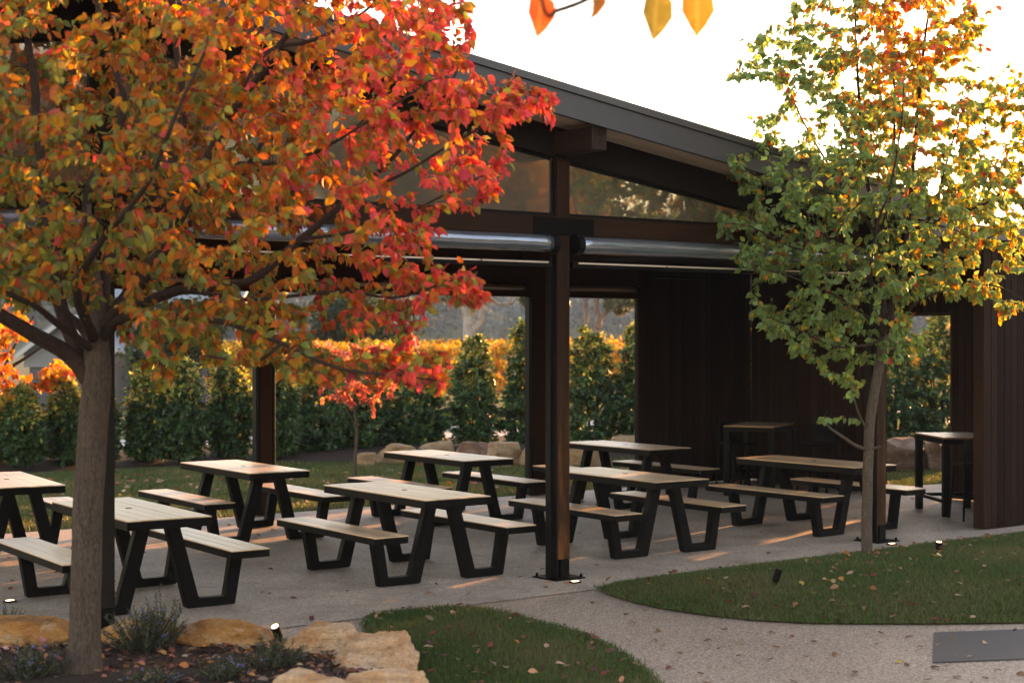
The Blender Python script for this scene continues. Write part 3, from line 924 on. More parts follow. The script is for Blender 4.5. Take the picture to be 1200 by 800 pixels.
# ---------------------------------------------------------------- stones
def rock(name, loc, size, rz, mat, seed, blocky=.55, cuts=9, parent=None, rough=.05, sub=4):
    rs = random.Random(seed)
    bm = bmesh.new()
    bmesh.ops.create_icosphere(bm, subdivisions=sub, radius=1)
    planes = []
    for _ in range(cuts):
        v = Vector((rs.uniform(-1, 1), rs.uniform(-1, 1), rs.uniform(-.6, .9))).normalized()
        planes.append((v, rs.uniform(.70, .92)))
    planes.append((Vector((rs.uniform(-.08, .08), rs.uniform(-.08, .08), 1)).normalized(), .84))
    s_ = Vector((seed * 3.1, seed * 1.7, 0))
    asp = Vector(size) / max(size)
    for v in bm.verts:
        p = v.co.copy()
        q = Vector([math.copysign(abs(c) ** blocky, c) for c in p])
        p = q / max(abs(q.x), abs(q.y), abs(q.z)) ** .35
        for n_, d_ in planes:
            e = p.dot(n_) - d_
            if e > 0: p -= n_ * e * .96
        w = Vector((p.x * asp.x, p.y * asp.y, p.z * asp.z))
        k = rough * noise.fractal(w * 2.2 + s_, .9, 2.1, 4) + rough * .5 * noise.ridged_multi_fractal(w * 5 + s_, .9, 2.1, 3, 1., 2.) * .35 + rough * .30 * noise.fractal(w * 14 + s_, .8, 2.2, 4)
        k += rough * .35 * noise.noise(Vector((w.x * 1.5, w.y * 1.5, w.z * 14)) + s_)
        k += 1
        v.co = Vector((p.x * size[0] * k, p.y * size[1] * k, p.z * size[2] * k))
    me = bpy.data.meshes.new(name); bm.to_mesh(me); bm.free()
    for f in me.polygons: f.use_smooth = True
    me.materials.append(mat)
    o = link(name, me, parent, loc, (0, 0, rz))
    return o
STONES = [  # pixel of the top's middle, top height, half sizes, turn, kind, label
    (22, 724, .27, (.50, .20, .19), -.42, 'rust_stone', 'long rusty orange planter stone left of the thick trunk'),
    (168, 724, .27, (.32, .18, .19), -.62, 'rust_stone', 'planter stone behind the blue-flowered plant, touched by orange sunlight'),
    (275, 727, .26, (.36, .18, .19), -.52, 'rust_stone', 'brown and white planter stone behind the lit spotlight'),
    (380, 729, .28, (.30, .20, .19), -.55, 'sandstone', 'pale planter stone with a brown face at the top of the curve'),
    (439, 745, .28, (.27, .27, .21), -.10, 'sandstone', 'cream sandstone at the outer right end of the planter'),
    (446, 783, .27, (.22, .27, .21), .15, 'sandstone', 'chunky tan sandstone below the outer right end of the planter'),
    (372, 792, .26, (.30, .22, .20), .40, 'sandstone', 'sandstone block in the front corner of the planter, cut by the photo bottom'),
    (-80, 722, .27, (.42, .22, .19), -.3, 'rust_stone', 'planter stone cut off by the left edge of the photo'),
]
for k, (px, py, zt, s_, rz, mt, lab) in enumerate(STONES):
    P = at_z(px, py, zt)
    st_ = rock('planter_stone', (P[0], P[1], zt - s_[2] * .90), (s_[0] * 1.08, s_[1] * 1.08, s_[2]), rz, M[mt], k + 3, .50, 11, None, .09, 6)
    for f in st_.data.polygons: f.use_smooth = False
    tag(st_, lab, 'stone', 'sandstone blocks round the planter')
BOULD = [  # px of the base centre, base y, half width px, height px, kind, label
    (430, 545, 11, 15, 'boulder', 'small pointed boulder at the left end of the row, by the thin red tree'),
    (446, 532, 8, 8, 'boulder', 'little round boulder tucked behind the left end of the boulder row'),
    (466, 543, 24, 24, 'boulder', 'broad low boulder behind the left corner of the middle lawn-edge table'),
    (487, 532, 12, 12, 'boulder', 'grey boulder peeping over the middle lawn-edge table'),
    (511, 537, 21, 21, 'boulder', 'rounded beige boulder behind the middle of the lawn-edge table'),
    (540, 533, 12, 13, 'red_boulder', 'thin slanted brown boulder wedged between two bigger ones'),
    (556, 542, 22, 24, 'red_boulder', 'dark reddish boulder in the middle of the boulder row'),
    (591, 546, 19, 29, 'boulder', 'big upright tan boulder at the right of the boulder row'),
    (622, 546, 14, 24, 'boulder', 'boulder half hidden by the dark back post'),
    (690, 547, 30, 30, 'boulder', 'wide boulder under the far table, right of the centre post'),
    (741, 534, 22, 24, 'boulder', 'boulder at the back wall corner, partly behind it'),
    (1057, 551, 30, 39, 'red_boulder', 'large reddish boulder framed by the doorway in the end wall'),
    (1104, 552, 17, 34, 'red_boulder', 'boulder behind the legs of the doorway bar table'),
]
for k, (px, py, hw, hh, mt, lab) in enumerate(BOULD):
    P = at_z(px, py, .0)
    d = (P - CAM) @ FWD
    w = hw * d / F_PX; hgt = hh * d / F_PX
    P = P + np.array([.3, .5, 0]) * w
    tag(rock('boulder', (P[0], P[1], hgt * .28), (w * 1.05, w * .85, hgt * .78), random.uniform(-.5, .1) - YAW, M[mt], 40 + k, .72, 6, None, .06), lab, 'boulder', 'garden boulders edging the hedge bed')

# ---------------------------------------------------------------- trees
def limb(pts, r0, r1, step=.07, wob=.012):
    """smooth polyline through pts -> nodes and radii"""
    P = np.asarray(pts, float)
    if len(P) == 2: P = np.vstack([P[0], P.mean(0), P[1]])
    ext = np.vstack([2 * P[0] - P[1], P, 2 * P[-1] - P[-2]])
    out = []
    for i in range(1, len(ext) - 2):
        p0, p1, p2, p3 = ext[i - 1:i + 3]
        n = max(2, int(np.linalg.norm(p2 - p1) / step))
        for k in range(n):
            t = k / n
            out.append(.5 * ((2 * p1) + (-p0 + p2) * t + (2 * p0 - 5 * p1 + 4 * p2 - p3) * t * t + (-p0 + 3 * p1 - 3 * p2 + p3) * t ** 3))
    out.append(P[-1])
    out = np.array(out)
    s = rng.uniform(0, 50)
    for i in range(1, len(out)):
        out[i] += wob * np.array([noise.noise(Vector((s, i * .23, q))) for q in (0., 5., 9.)])
    t = np.linspace(0, 1, len(out))
    return out, r0 + (r1 - r0) * t ** .8

class Tree:
    def __init__(s, name, label, cat, base, group=None):
        s.root = empty(name, tuple(base)); tag(s.root, label, cat, group)
        s.base = np.asarray(base, float)
        s.trunk, s.branches = MB(), MB()
        s.nodes, s.nr = [], []
        s.lp, s.ld, s.lc = [], [], []      # leaves: place, direction, cluster index
        s.nc = 0
    def limb(s, pts, r0, r1, n=9, main=False, grow=True, wob=.012):
        P, R = limb(pts, r0, r1, wob=wob)
        (s.trunk if main else s.branches).tube(P - s.base, R, n)
        if grow:
            s.nodes.append(P); s.nr.append(R)
    def grow(s, tips, leaves=14, spread=.42, twig=.009, droop=.06, sides=5):
        nodes = np.vstack(s.nodes); rad = np.concatenate(s.nr)
        d0 = np.min(((tips[:, None, :] - nodes[None, ::3, :]) ** 2).sum(2), axis=1)
        tips = tips[np.argsort(d0)]
        for tip in tips:
            v = nodes - tip
            dist = np.sqrt((v * v).sum(1))
            cost = dist + .25 * np.maximum(0, nodes[:, 2] - tip[2])
            i = int(np.argmin(cost))
            a, L = nodes[i], dist[i]
            if L < .04: continue
            n = max(3, int(L / .09) + 1)
            t = np.linspace(0, 1, n + 1)[:, None]
            mid = (a + tip) / 2 + np.array([0, 0, .10 * L]) + rng.normal(0, .05 * L, 3)
            P = (1 - t) ** 2 * a + 2 * t * (1 - t) * mid + t * t * tip
            P[:, 2] -= droop * (t[:, 0] ** 2) * L
            r = min(twig * (.35 + L * .8), rad[i] * .75)
            R = r + (.0022 - r) * t[:, 0]
            s.branches.tube(P - s.base, np.maximum(R, .0018), sides, False)
            nodes = np.vstack([nodes, P[1:]]); rad = np.concatenate([rad, R[1:]])
            # leaves along the outer part of the twig
            seg = np.linspace(max(0, 1 - spread / max(L, .05)), 1, leaves)
            seg = seg + rng.normal(0, .02, leaves)
            seg = np.clip(seg, 0, 1)
            xs = np.stack([np.interp(seg, t[:, 0], P[:, k]) for k in range(3)], 1)
            td = (P[-1] - P[0]) / (L + 1e-6)
            out = xs - s.base; out[:, 2] = 0; out /= np.linalg.norm(out, axis=1)[:, None] + 1e-6
            d = unit(leaves) * .62 + td * .35 + out * .15 + np.array([0, 0, -.62])
            d /= np.linalg.norm(d, axis=1)[:, None]
            s.lp.append(xs + d * .018); s.ld.append(d); s.lc.append(np.full(leaves, s.nc)); s.nc += 1
    def finish(s, size, colour, leafmat, bark, n_single=300, trunk_bark=None, jit=.22):
        s.trunk.obj('trunk', trunk_bark or bark, s.root, smooth=True)
        if s.branches.v: s.branches.obj('branches', bark, s.root, smooth=True)
        P = np.vstack(s.lp); D = np.vstack(s.ld); Cc = np.concatenate(s.lc)
        n = len(P)
        sz = size * (.55 + .85 * rng.beta(1.8, 1.6, n))
        cl = rng.uniform(0, 1, s.nc)[Cc]
        cols = hsvj(colour(P, cl), jit, .07)
        nrm = unit(n) + np.array([0, 0, .25]) - .35 * FWD
        pick = np.zeros(n, bool)
        if n_single:
            px, py, dd = to_px(P)
            vis = (px > 5) & (px < 1195) & (py > 5) & (py < 795)
            sc = np.where(vis, dd + rng.uniform(0, .5, n), 1e9)
            pick[np.argsort(sc)[:n_single]] = True
        keep = ~pick
        me = cloud_mesh('crown', leafmat, P[keep] - s.base, D[keep], nrm[keep], sz[keep], cols[keep])
        tag(link('crown', me, s.root), kind='stuff')
        if n_single:
            x, y, z = frames(D[pick], nrm[pick])
            for k, (p, q, c) in enumerate(zip(P[pick] - s.base, sz[pick], cols[pick])):
                o = link('leaf', LEAF_MESHES[k % 3], s.root)
                o.matrix_local = mat_from(x[k], y[k], z[k], q, p)
                o.color = (*c, 1)
        return n
def mixc(stops, t):
    xs = [a for a, _ in stops]; C = np.array([c for _, c in stops])
    return np.stack([np.interp(t, xs, C[:, k]) for k in range(3)], 1)
def choose(cols, probs, n):
    """pick a colour per leaf; probs (n,k)"""
    cols = np.array(cols); p = probs / probs.sum(1)[:, None]
    c = np.cumsum(p, 1); u = rng.uniform(0, 1, (n, 1))
    return cols[np.minimum((u > c).sum(1), len(cols) - 1)]

RED, CRIM = (.66, .085, .07), (.60, .07, .095)
ORANGE, AMBER = (.50, .145, .025), (.56, .27, .03)
YELL, OLIVE, GREEN, DKGREEN = (.58, .36, .04), (.25, .24, .05), (.14, .19, .06), (.05, .085, .032)
RUST = (.38, .11, .035)

# ---- big pear tree in the planter
BASE_L = at_z(97, 793, .10)
DL = float((BASE_L - CAM) @ FWD)
def L_(px, py, dd=0.): return at_d(px, py, DL + dd)
tl = Tree('autumn_pear_tree', 'large autumn tree in red, orange and green leaf, thick trunk in the stone planter', 'tree', BASE_L)
P, R = limb([L_(98, 812), L_(99, 775), L_(100.5, 690), L_(103, 600), L_(109, 500), L_(113, 445), L_(114, 395), L_(113, 350), L_(108, 300, .1), L_(104, 240, .2)], .095, .084, wob=.006)
R[:7] += np.linspace(1, 0, 7) ** 2 * .035
zz_ = np.clip((P[:, 2] - 1.95) / .75, 0, 1); R = R * (1 - .82 * zz_)
R += .004 * np.array([noise.noise(Vector((0, i * .3, 3))) for i in range(len(R))])
tl.trunk.tube(P - tl.base, R, 18)
tl.nodes.append(P[-8:]); tl.nr.append(R[-8:])
LL = [
    ([(112, 455, 0), (84, 418, -.05), (42, 392, -.2), (0, 368, -.35), (-80, 325, -.6), (-190, 250, -.9)], .062, .022),
    ([(112, 440, 0), (86, 400, .1), (66, 330, .2), (56, 255, .3), (46, 170, .35), (38, 80, .4), (20, -40, .4), (0, -160, .5)], .05, .012),
    ([(117, 392, 0), (113, 335, .2), (101, 240, .3), (124, 178, .25), (147, 126, .2), (128, 60, .2), (110, -20, .3), (100, -140, .4)], .042, .010),
    ([(117, 385, 0), (128, 300, .25), (162, 240, .5), (200, 192, .6), (216, 130, .6), (206, 50, .7), (200, -60, .9), (190, -200, 1.0)], .046, .010),
    ([(120, 385, 0), (150, 352, -.1), (182, 300, -.2), (214, 250, -.3), (240, 190, -.35), (276, 128, -.4), (316, 70, -.5), (352, 15, -.6), (380, -70, -.7)], .05, .010),
    ([(276, 128, -.4), (310, 62, -.3), (365, 48, -.2), (420, 20, -.1), (480, -30, 0)], .02, .006),
    ([(120, 392, 0), (150, 366, .1), (210, 341, .15), (290, 330, .2), (350, 282, .2), (405, 236, .2), (455, 190, .3), (505, 128, .3), (545, 70, .4)], .042, .007),
    ([(405, 236, .2), (470, 205, .25), (535, 165, .3), (600, 128, .35)], .014, .005),
    ([(350, 282, .2), (430, 268, .1), (500, 238, .1), (570, 205, .1)], .014, .005),
    ([(118, 400, 0), (148, 372, -.2), (216, 371, -.4), (270, 380, -.6), (330, 402, -.8), (400, 432, -.9), (470, 440, -1.0), (512, 446, -1.0)], .030, .005),
    ([(210, 341, .15), (300, 350, .05), (400, 342, -.1), (461, 349, -.15), (512, 334, -.2), (560, 318, -.2)], .018, .005),
    ([(330, 402, -.8), (300, 425, -.85), (262, 420, -.9), (210, 410, -.9)], .010, .004),
    ([(118, 395, 0), (150, 340, .7), (200, 280, 1.3), (260, 230, 1.8), (320, 150, 2.2), (380, 60, 2.4)], .04, .008),
    ([(112, 400, 0), (90, 340, -.7), (120, 280, -1.3), (170, 220, -1.8), (200, 150, -2.1), (240, 60, -2.2)], .036, .007),
    ([(112, 400, 0), (60, 350, .8), (0, 290, 1.4), (-60, 210, 1.8), (-120, 120, 2.0)], .036, .007),
    ([(110, 410, 0), (40, 360, -.8), (-30, 320, -1.4), (-90, 260, -1.7)], .03, .007),
    ([(240, 190, -.35), (330, 190, -.7), (420, 150, -1.0), (500, 95, -1.1)], .016, .005),
    ([(160, 240, .5), (260, 210, 1.0), (370, 180, 1.3), (450, 120, 1.5)], .016, .005),
]
for pts, r0, r1 in LL:
    tl.limb([L_(*p) for p in pts], r0, r1, 8)
POLY_L = [(-700, -700), (-700, 300), (-200, 350), (0, 350), (55, 335), (110, 350), (140, 395), (165, 425), (205, 405), (235, 418), (330, 425), (345, 435), (400, 448), (470, 456), (522, 440), (528, 405), (500, 352), (556, 358), (572, 318), (545, 298), (500, 305), (528, 250), (582, 232), (600, 180), (592, 150), (636, 105), (612, 88), (566, 62), (545, 10), (520, -100), (420, -420), (100, -700)]
def tips_in(n, centre, radii, poly, seedshift=0, dens=None, shell=.25):
    out = []
    tot = 0
    while tot < n:
        u = unit(n) * (rng.uniform(shell ** 3, 1, (n, 1)) ** (1 / 3))
        p = centre + u[:, 0:1] * RIGHT * radii[0] + u[:, 1:2] * FWD * radii[1] + u[:, 2:3] * np.array([0, 0, 1.]) * radii[2]
        px, py, d = to_px(p)
        ok = inside(px, py, poly)
        if dens is not None: ok &= rng.uniform(0, 1, n) < dens(px, py, p)
        out.append(p[ok]); tot += int(ok.sum())
    return np.vstack(out)[:n]
def dens_l(px, py, p):
    d = np.full(len(px), 1.0)
    d *= np.where((px > 395) & (py > 165) & (py < 250), .55, 1.0)      # thin where the gable glass shows
    d *= np.where((px > 90) & (px < 330) & (py > 240) & (py < 330), .75, 1.0)
    d *= np.where((px < -60) | (py < -60), .45, 1.0)
    return d
CL = L_(115, 120, 0)
tips = tips_in(2050, CL, np.array([3.05, 2.3, 2.15]), POLY_L, dens=dens_l)
# bunches at the branch ends seen against the building and the sky
ends = []
for (x, y, k, sx, sy) in [(545, 325, 16, 26, 14), (505, 432, 14, 24, 14), (440, 432, 10, 40, 12), (600, 120, 18, 26, 18), (640, 108, 5, 8, 6), (575, 205, 10, 20, 24), (500, 30, 14, 40, 26), (190, 432, 5, 14, 10), (360, 430, 12, 30, 12), (30, 335, 14, 40, 14), (290, 415, 8, 40, 10), (560, 345, 5, 12, 10), (470, 80, 14, 50, 30), (540, 110, 14, 40, 24)]:
    for _ in range(k):
        q = L_(x + rng.normal(0, sx * .55), y + rng.normal(0, sy * .55), rng.normal(0, .35) - (.6 if y > 400 else 0))
        ends.append(q)
tips = np.vstack([tips, np.array(ends)])
tl.grow(tips, leaves=19, spread=.42, twig=.008)
def col_left(P, cl):
    px, py, d = to_px(P)
    x = np.clip(px / 640, -.3, 1.1) + (cl - .5) * .28
    hi = np.clip((330 - py) / 330, -.5, 1.2)
    red = np.clip((x - .48) * 2.6, .03, 1) * (1.0) + .06 * hi
    org = .20 + .30 * np.exp(-((x - .45) / .28) ** 2) + .10 * hi
    amb = .08 + .10 * hi + .1 * np.exp(-((x - .35) / .3) ** 2)
    grn = np.clip(.80 - x * 1.1 - .25 * hi + (cl - .5) * .5, .02, 1) + np.clip((py - 290) / 260, 0, .4) * .8
    oli = np.clip(.68 - .5 * x - .2 * hi + (.5 - cl) * .35, .06, 1)
    pr = np.stack([red, red * .45, org, amb, grn * .8, oli, .22 + 0 * x], 1)
    return choose([RED, CRIM, ORANGE, AMBER, GREEN, OLIVE, RUST], np.clip(pr, .01, 9), len(P))
nl = tl.finish(.057, col_left, M['leaf'], M['bark_dark'], 300, M['bark'])

# ---- slender tree in the side lawn
BASE_R = at_z(1017, 657, .06)
DR = float((BASE_R - CAM) @ FWD)
def R_(px, py, dd=0.): return at_d(px, py, DR + dd)
tr = Tree('young_pear_tree', 'slender young tree in green and yellow leaf, thin trunk in the lawn mound', 'tree', BASE_R)
P, R = limb([R_(1016, 672), R_(1016, 655), R_(1016, 600), R_(1018, 520), R_(1023, 470), R_(1031, 425), R_(1036, 392)], .053, .044, wob=.008)
R[:4] += np.linspace(.02, 0, 4)
tr.trunk.tube(P - tr.base, R, 14)
tr.nodes.append(P[-3:]); tr.nr.append(R[-3:])
RL = [
    ([(1036, 396, 0), (1035, 340, .05), (1031, 280, .1), (1014, 200, .1), (1008, 130, .1), (1003, 50, .1), (1000, -60, .1)], .034, .006),
    ([(1036, 396, 0), (1050, 335, -.05), (1064, 270, -.1), (1070, 200, -.1), (1077, 110, -.1), (1086, 20, -.1), (1092, -70, -.1)], .034, .006),
    ([(1031, 290, .1), (1046, 210, .3), (1048, 120, .4), (1046, 30, .4), (1050, -60, .4)], .02, .005),
    ([(1064, 270, -.1), (1090, 262, -.15), (1115, 250, -.2), (1152, 240, -.3), (1200, 205, -.4), (1240, 170, -.5)], .02, .005),
    ([(1086, 265, -.1), (1098, 235, .1), (1112, 180, .2), (1135, 110, .3), (1148, 60, .3)], .016, .004),
    ([(1040, 385, 0), (1058, 370, -.15), (1078, 352, -.3), (1120, 336, -.5), (1165, 335, -.6), (1200, 352, -.6)], .018, .004),
    ([(1036, 392, 0), (1008, 365, -.2), (970, 342, -.4), (930, 325, -.5), (892, 314, -.5), (862, 300, -.5)], .02, .004),
    ([(1035, 375, 0), (985, 300, .1), (940, 245, .2), (900, 218, .2), (862, 186, .2)], .022, .004),
    ([(1034, 340, 0), (975, 300, -.3), (930, 290, -.5), (880, 265, -.6), (850, 262, -.6)], .018, .004),
    ([(1031, 280, .1), (985, 215, .3), (945, 150, .4), (915, 90, .5), (880, 75, .5)], .018, .004),
    ([(1036, 396, 0), (1010, 405, -.3), (975, 405, -.5), (935, 385, -.6), (900, 372, -.6)], .016, .004),
    ([(1036, 396, 0), (1020, 330, -.6), (1030, 260, -1.0), (1050, 190, -1.2), (1060, 100, -1.2)], .022, .005),
    ([(1036, 396, 0), (1060, 330, .6), (1040, 260, 1.0), (1030, 180, 1.2), (1060, 90, 1.2)], .022, .005),
    ([(1050, 335, 0), (1090, 320, .4), (1140, 290, .6), (1190, 262, .7), (1230, 240, .8)], .016, .004),
]
for pts, r0, r1 in RL: tr.limb([R_(*p) for p in pts], r0, r1, 7)
tr.limb([R_(1017, 527), R_(1003, 521, -.1), R_(988, 512, -.25), (R_(974, 503, -.4)), R_(967, 494, -.45)], .020, .011, 8, True, False)
tr.limb([R_(967, 496, -.45), R_(965, 488, -.47), R_(970, 482, -.48)], .008, .003, 6, False, True)
tr.limb([R_(1018, 526), R_(1026, 525, -.05), R_(1032, 523, -.1)], .015, .011, 8, True, False)
tr.limb([R_(1018, 505), R_(1009, 490, -.1), R_(1002, 470, -.2), R_(997, 448, -.25)], .014, .008, 7, True, True)
POLY_R = [(1000, -200), (940, -60), (915, 10), (855, 80), (905, 95), (925, 120), (880, 135), (868, 165), (905, 165), (840, 185), (852, 205), (882, 232), (842, 255), (838, 285), (880, 295), (846, 308), (862, 325), (884, 345), (878, 372), (905, 392), (935, 400), (930, 425), (955, 430), (985, 445), (990, 478), (1010, 455), (1020, 420), (1060, 420), (1085, 410), (1070, 380), (1060, 360), (1110, 345), (1150, 350), (1210, 380), (1280, 300), (1260, 120), (1195, 60), (1165, 85), (1140, 90), (1160, 35), (1140, 0), (1120, -80), (1080, -200)]
def dens_r(px, py, p):
    d = np.where(py < 110, .9, 1.0)
    d = d * np.where((px > 1095) & (py > 60) & (py < 190) & (px < 1160), .45, 1.0)
    d = d * np.where((px > 925) & (px < 985) & (py > 110) & (py < 170), .35, 1.0)
    d = d * np.where(py < -20, .4, 1.0)
    return d
CR = R_(1035, 190, 0)
tipr = tips_in(1330, CR, np.array([1.62, 1.35, 2.15]), POLY_R, dens=dens_r)
ends = []
for (x, y, k, sx, sy) in [(862, 185, 5, 14, 8), (880, 300, 7, 24, 10), (852, 262, 4, 10, 10), (862, 82, 4, 14, 16), (900, 375, 8, 22, 14), (955, 405, 5, 24, 12), (1188, 356, 9, 24, 12), (1140, 338, 10, 30, 10), (1075, 405, 5, 10, 12), (1055, 370, 6, 10, 16), (890, 60, 3, 10, 20), (968, 486, 3, 5, 5), (1000, 462, 2, 8, 8), (1150, 30, 5, 16, 20), (1180, 110, 5, 18, 16)]:
    for _ in range(k):
        ends.append(R_(x + rng.normal(0, sx * .6), y + rng.normal(0, sy * .6), rng.normal(0, .3) - .3))
for _ in range(130):
    ends.append(R_(1050 + rng.normal(0, 52), 105 + rng.normal(0, 75), rng.normal(0, .45)))
for _ in range(60):
    ends.append(R_(1150 + rng.normal(0, 32), 190 + rng.normal(0, 50), rng.normal(0, .4)))
tipr = np.vstack([tipr, np.array(ends)])
tr.grow(tipr, leaves=16, spread=.34, twig=.0055)
def col_right(P, cl):
    px, py, d = to_px(P)
    top = np.clip((230 - py) / 230, 0, 1)
    core = np.exp(-(((px - 1060) / 70) ** 2)) * top
    rt = np.clip((px - 1040) / 140, 0, 1)
    red = .015 + .35 * core * (cl > .4) + .02 * top
    org = .04 + .75 * core + .12 * rt * (cl > .5)
    yel = .05 + .5 * core + .48 * rt + .08 * top + .10 * (cl > .85)
    grn = np.clip(.95 - 1.0 * core - .55 * rt, .08, 1)
    oli = .18 + .1 * rt
    pr = np.stack([red, org, yel, grn, oli, grn * .6], 1)
    return choose([RED, ORANGE, YELL, (.20, .32, .12), (.32, .39, .085), (.155, .25, .10)], pr, len(P))
nr_ = tr.finish(.064, col_right, M['leaf'], M['bark_dark'], 300, M['bark_light'], .2)

# ---- small trees on the lawn and at the left
def small_tree(name, label, base, h, limbs, tips, size, colour, leaves, bark='bark_light', r0=.03, spread=.3):
    t = Tree(name, label, 'tree', base)
    P, R = limb([base - np.array([0, 0, .06]), base + np.array([.02, .02, h * .45]), base + np.array([.0, .05, h])], r0, r0 * .65, wob=.05)
    t.trunk.tube(P - t.base, R, 9); t.nodes.append(P[len(P) // 2:]); t.nr.append(R[len(P) // 2:])
    for pts, a_, b_ in limbs: t.limb(pts, a_, b_, 6)
    t.grow(tips, leaves=leaves, spread=spread, twig=.007)
    t.finish(size, colour, M['leaf'], M[bark], 0, M[bark])
BS = at_z(417, 557)
DS = float((BS - CAM) @ FWD)
def S_(px, py, dd=0.): return at_d(px, py, DS + dd)
sl_ = [([S_(418, 470), S_(430, 440, .2), S_(455, 415, .4)], .016, .005), ([S_(418, 480), S_(402, 455, -.2), S_(380, 425, -.3)], .016, .005), ([S_(418, 460), S_(420, 430), S_(428, 395)], .016, .005), ([S_(418, 500), S_(405, 478, .1), S_(400, 460, .2)], .012, .004), ([S_(419, 475), S_(436, 468, -.2), S_(448, 463, -.3)], .01, .003)]
tp = []
for _ in range(115):
    a = unit(1)[0] * rng.uniform(.2, 1) ** .5
    tp.append(S_(418 + a[0] * 64, 432 + a[2] * 42, a[1] * .8))
for x, y in ((456, 463), (445, 468), (418, 486), (413, 470), (436, 484), (403, 470), (395, 462), (455, 448)): tp.append(S_(x, y, rng.normal(0, .2)))
small_tree('red_sapling', 'thin sapling with sparse pink red leaves on the back lawn', BS, 1.3, sl_, np.array(tp), .085, lambda P, c: choose([(.58, .15, .11), (.52, .19, .08), (.5, .09, .08), (.6, .26, .18)], np.tile([.4, .2, .25, .15], (len(P), 1)), len(P)), 11, 'bark_light', .03, .25)

def O_(px, py, dd=0.): return at_d(px, py, 26.5 + dd)
BO = O_(-20, 560); BO[2] = 0
ol = [([O_(-18, 450), O_(20, 425), O_(60, 400)], .05, .012), ([O_(-18, 470), O_(20, 455, .2), O_(85, 440, .2)], .04, .01), ([O_(-20, 440), O_(-30, 400), O_(-20, 350)], .05, .012), ([O_(-20, 450), O_(-60, 420, .5), O_(-100, 390, .5)], .05, .012), ([O_(0, 440), O_(20, 400, -.8), O_(40, 370, -1)], .03, .01)]
tp = []
for _ in range(230):
    a = unit(1)[0] * rng.uniform(.1, 1) ** .45
    x, y = -25 + a[0] * 108, 405 + a[2] * 66
    if x > 62 and not (428 < y < 462): continue
    if x > 18 and y > 396 and y < 428: continue
    if x > 30 and y < 400: continue
    tp.append(O_(x, y, a[1] * 1.3))
for k in range(16): tp.append(O_(70 + rng.normal(0, 12), 440 + rng.normal(0, 9), rng.normal(0, .3)))
small_tree('orange_tree', 'glowing orange and yellow tree at the left edge behind the hedge', BO, 1.6, ol, np.array(tp), .13, lambda P, c: choose([(.62, .22, .03), (.6, .34, .04), (.55, .12, .04), (.5, .08, .05)], np.tile([.4, .28, .22, .1], (len(P), 1)), len(P)), 13, 'bark_dark', .09, .5)

# ---- branch of an unseen tree that hangs into the picture at the top
DH = 4.6
def H_(px, py, dd=0.): return at_d(px, py, DH + dd)
hb = empty('hanging_branch', tuple(H_(760, -60))); tag(hb, 'twig with five autumn leaves hanging in at the top edge', 'branch')
hb0 = H_(760, -60)
m = MB()
for pts, a, b in [([H_(860, -150), H_(800, -80), H_(735, -38), H_(690, -2), H_(650, 14)], .013, .0085), ([H_(650, 14), H_(645, 20), H_(638, 12), H_(634, -8)], .008, .005), ([H_(790, -72), H_(775, -40), H_(769, -8)], .003, .0016), ([H_(800, -80), H_(812, -45), H_(812, -12)], .003, .0016), ([H_(735, -38), H_(712, -30), H_(703, -22)], .003, .0016)]:
    P, R = limb(pts, a, b, .02, .002); m.tube(P - hb0, R, 6)
m.obj('twig', M['bark_dark'], hb, smooth=True)
for (x, y, tx, ty, sz, c, face) in [(634, -12, 631, 46, 1, (.50, .10, .035), .5), (702, -26, 696, 26, .9, (.40, .13, .03), 1.0), (770, -14, 766, 50, 1, (.19, .165, .04), .45), (816, -18, 818, 44, 1, (.36, .165, .035), .1), (642, -30, 650, -4, 1, (.5, .12, .04), .6)]:
    a, b = H_(x, y), H_(tx, ty)
    d = b - a; L = np.linalg.norm(d)
    side = np.cross(d / L, FWD)
    nrm = -FWD * math.cos(face) + side * math.sin(face)
    fx, fy, fz = frames(d[None], nrm[None])
    o = link('leaf', LEAF_MESHES[int(x) % 3], hb)
    o.matrix_local = mat_from(fx[0] * 1.12, fy[0], fz[0], L, a - hb0)
    o.color = (*c, 1)

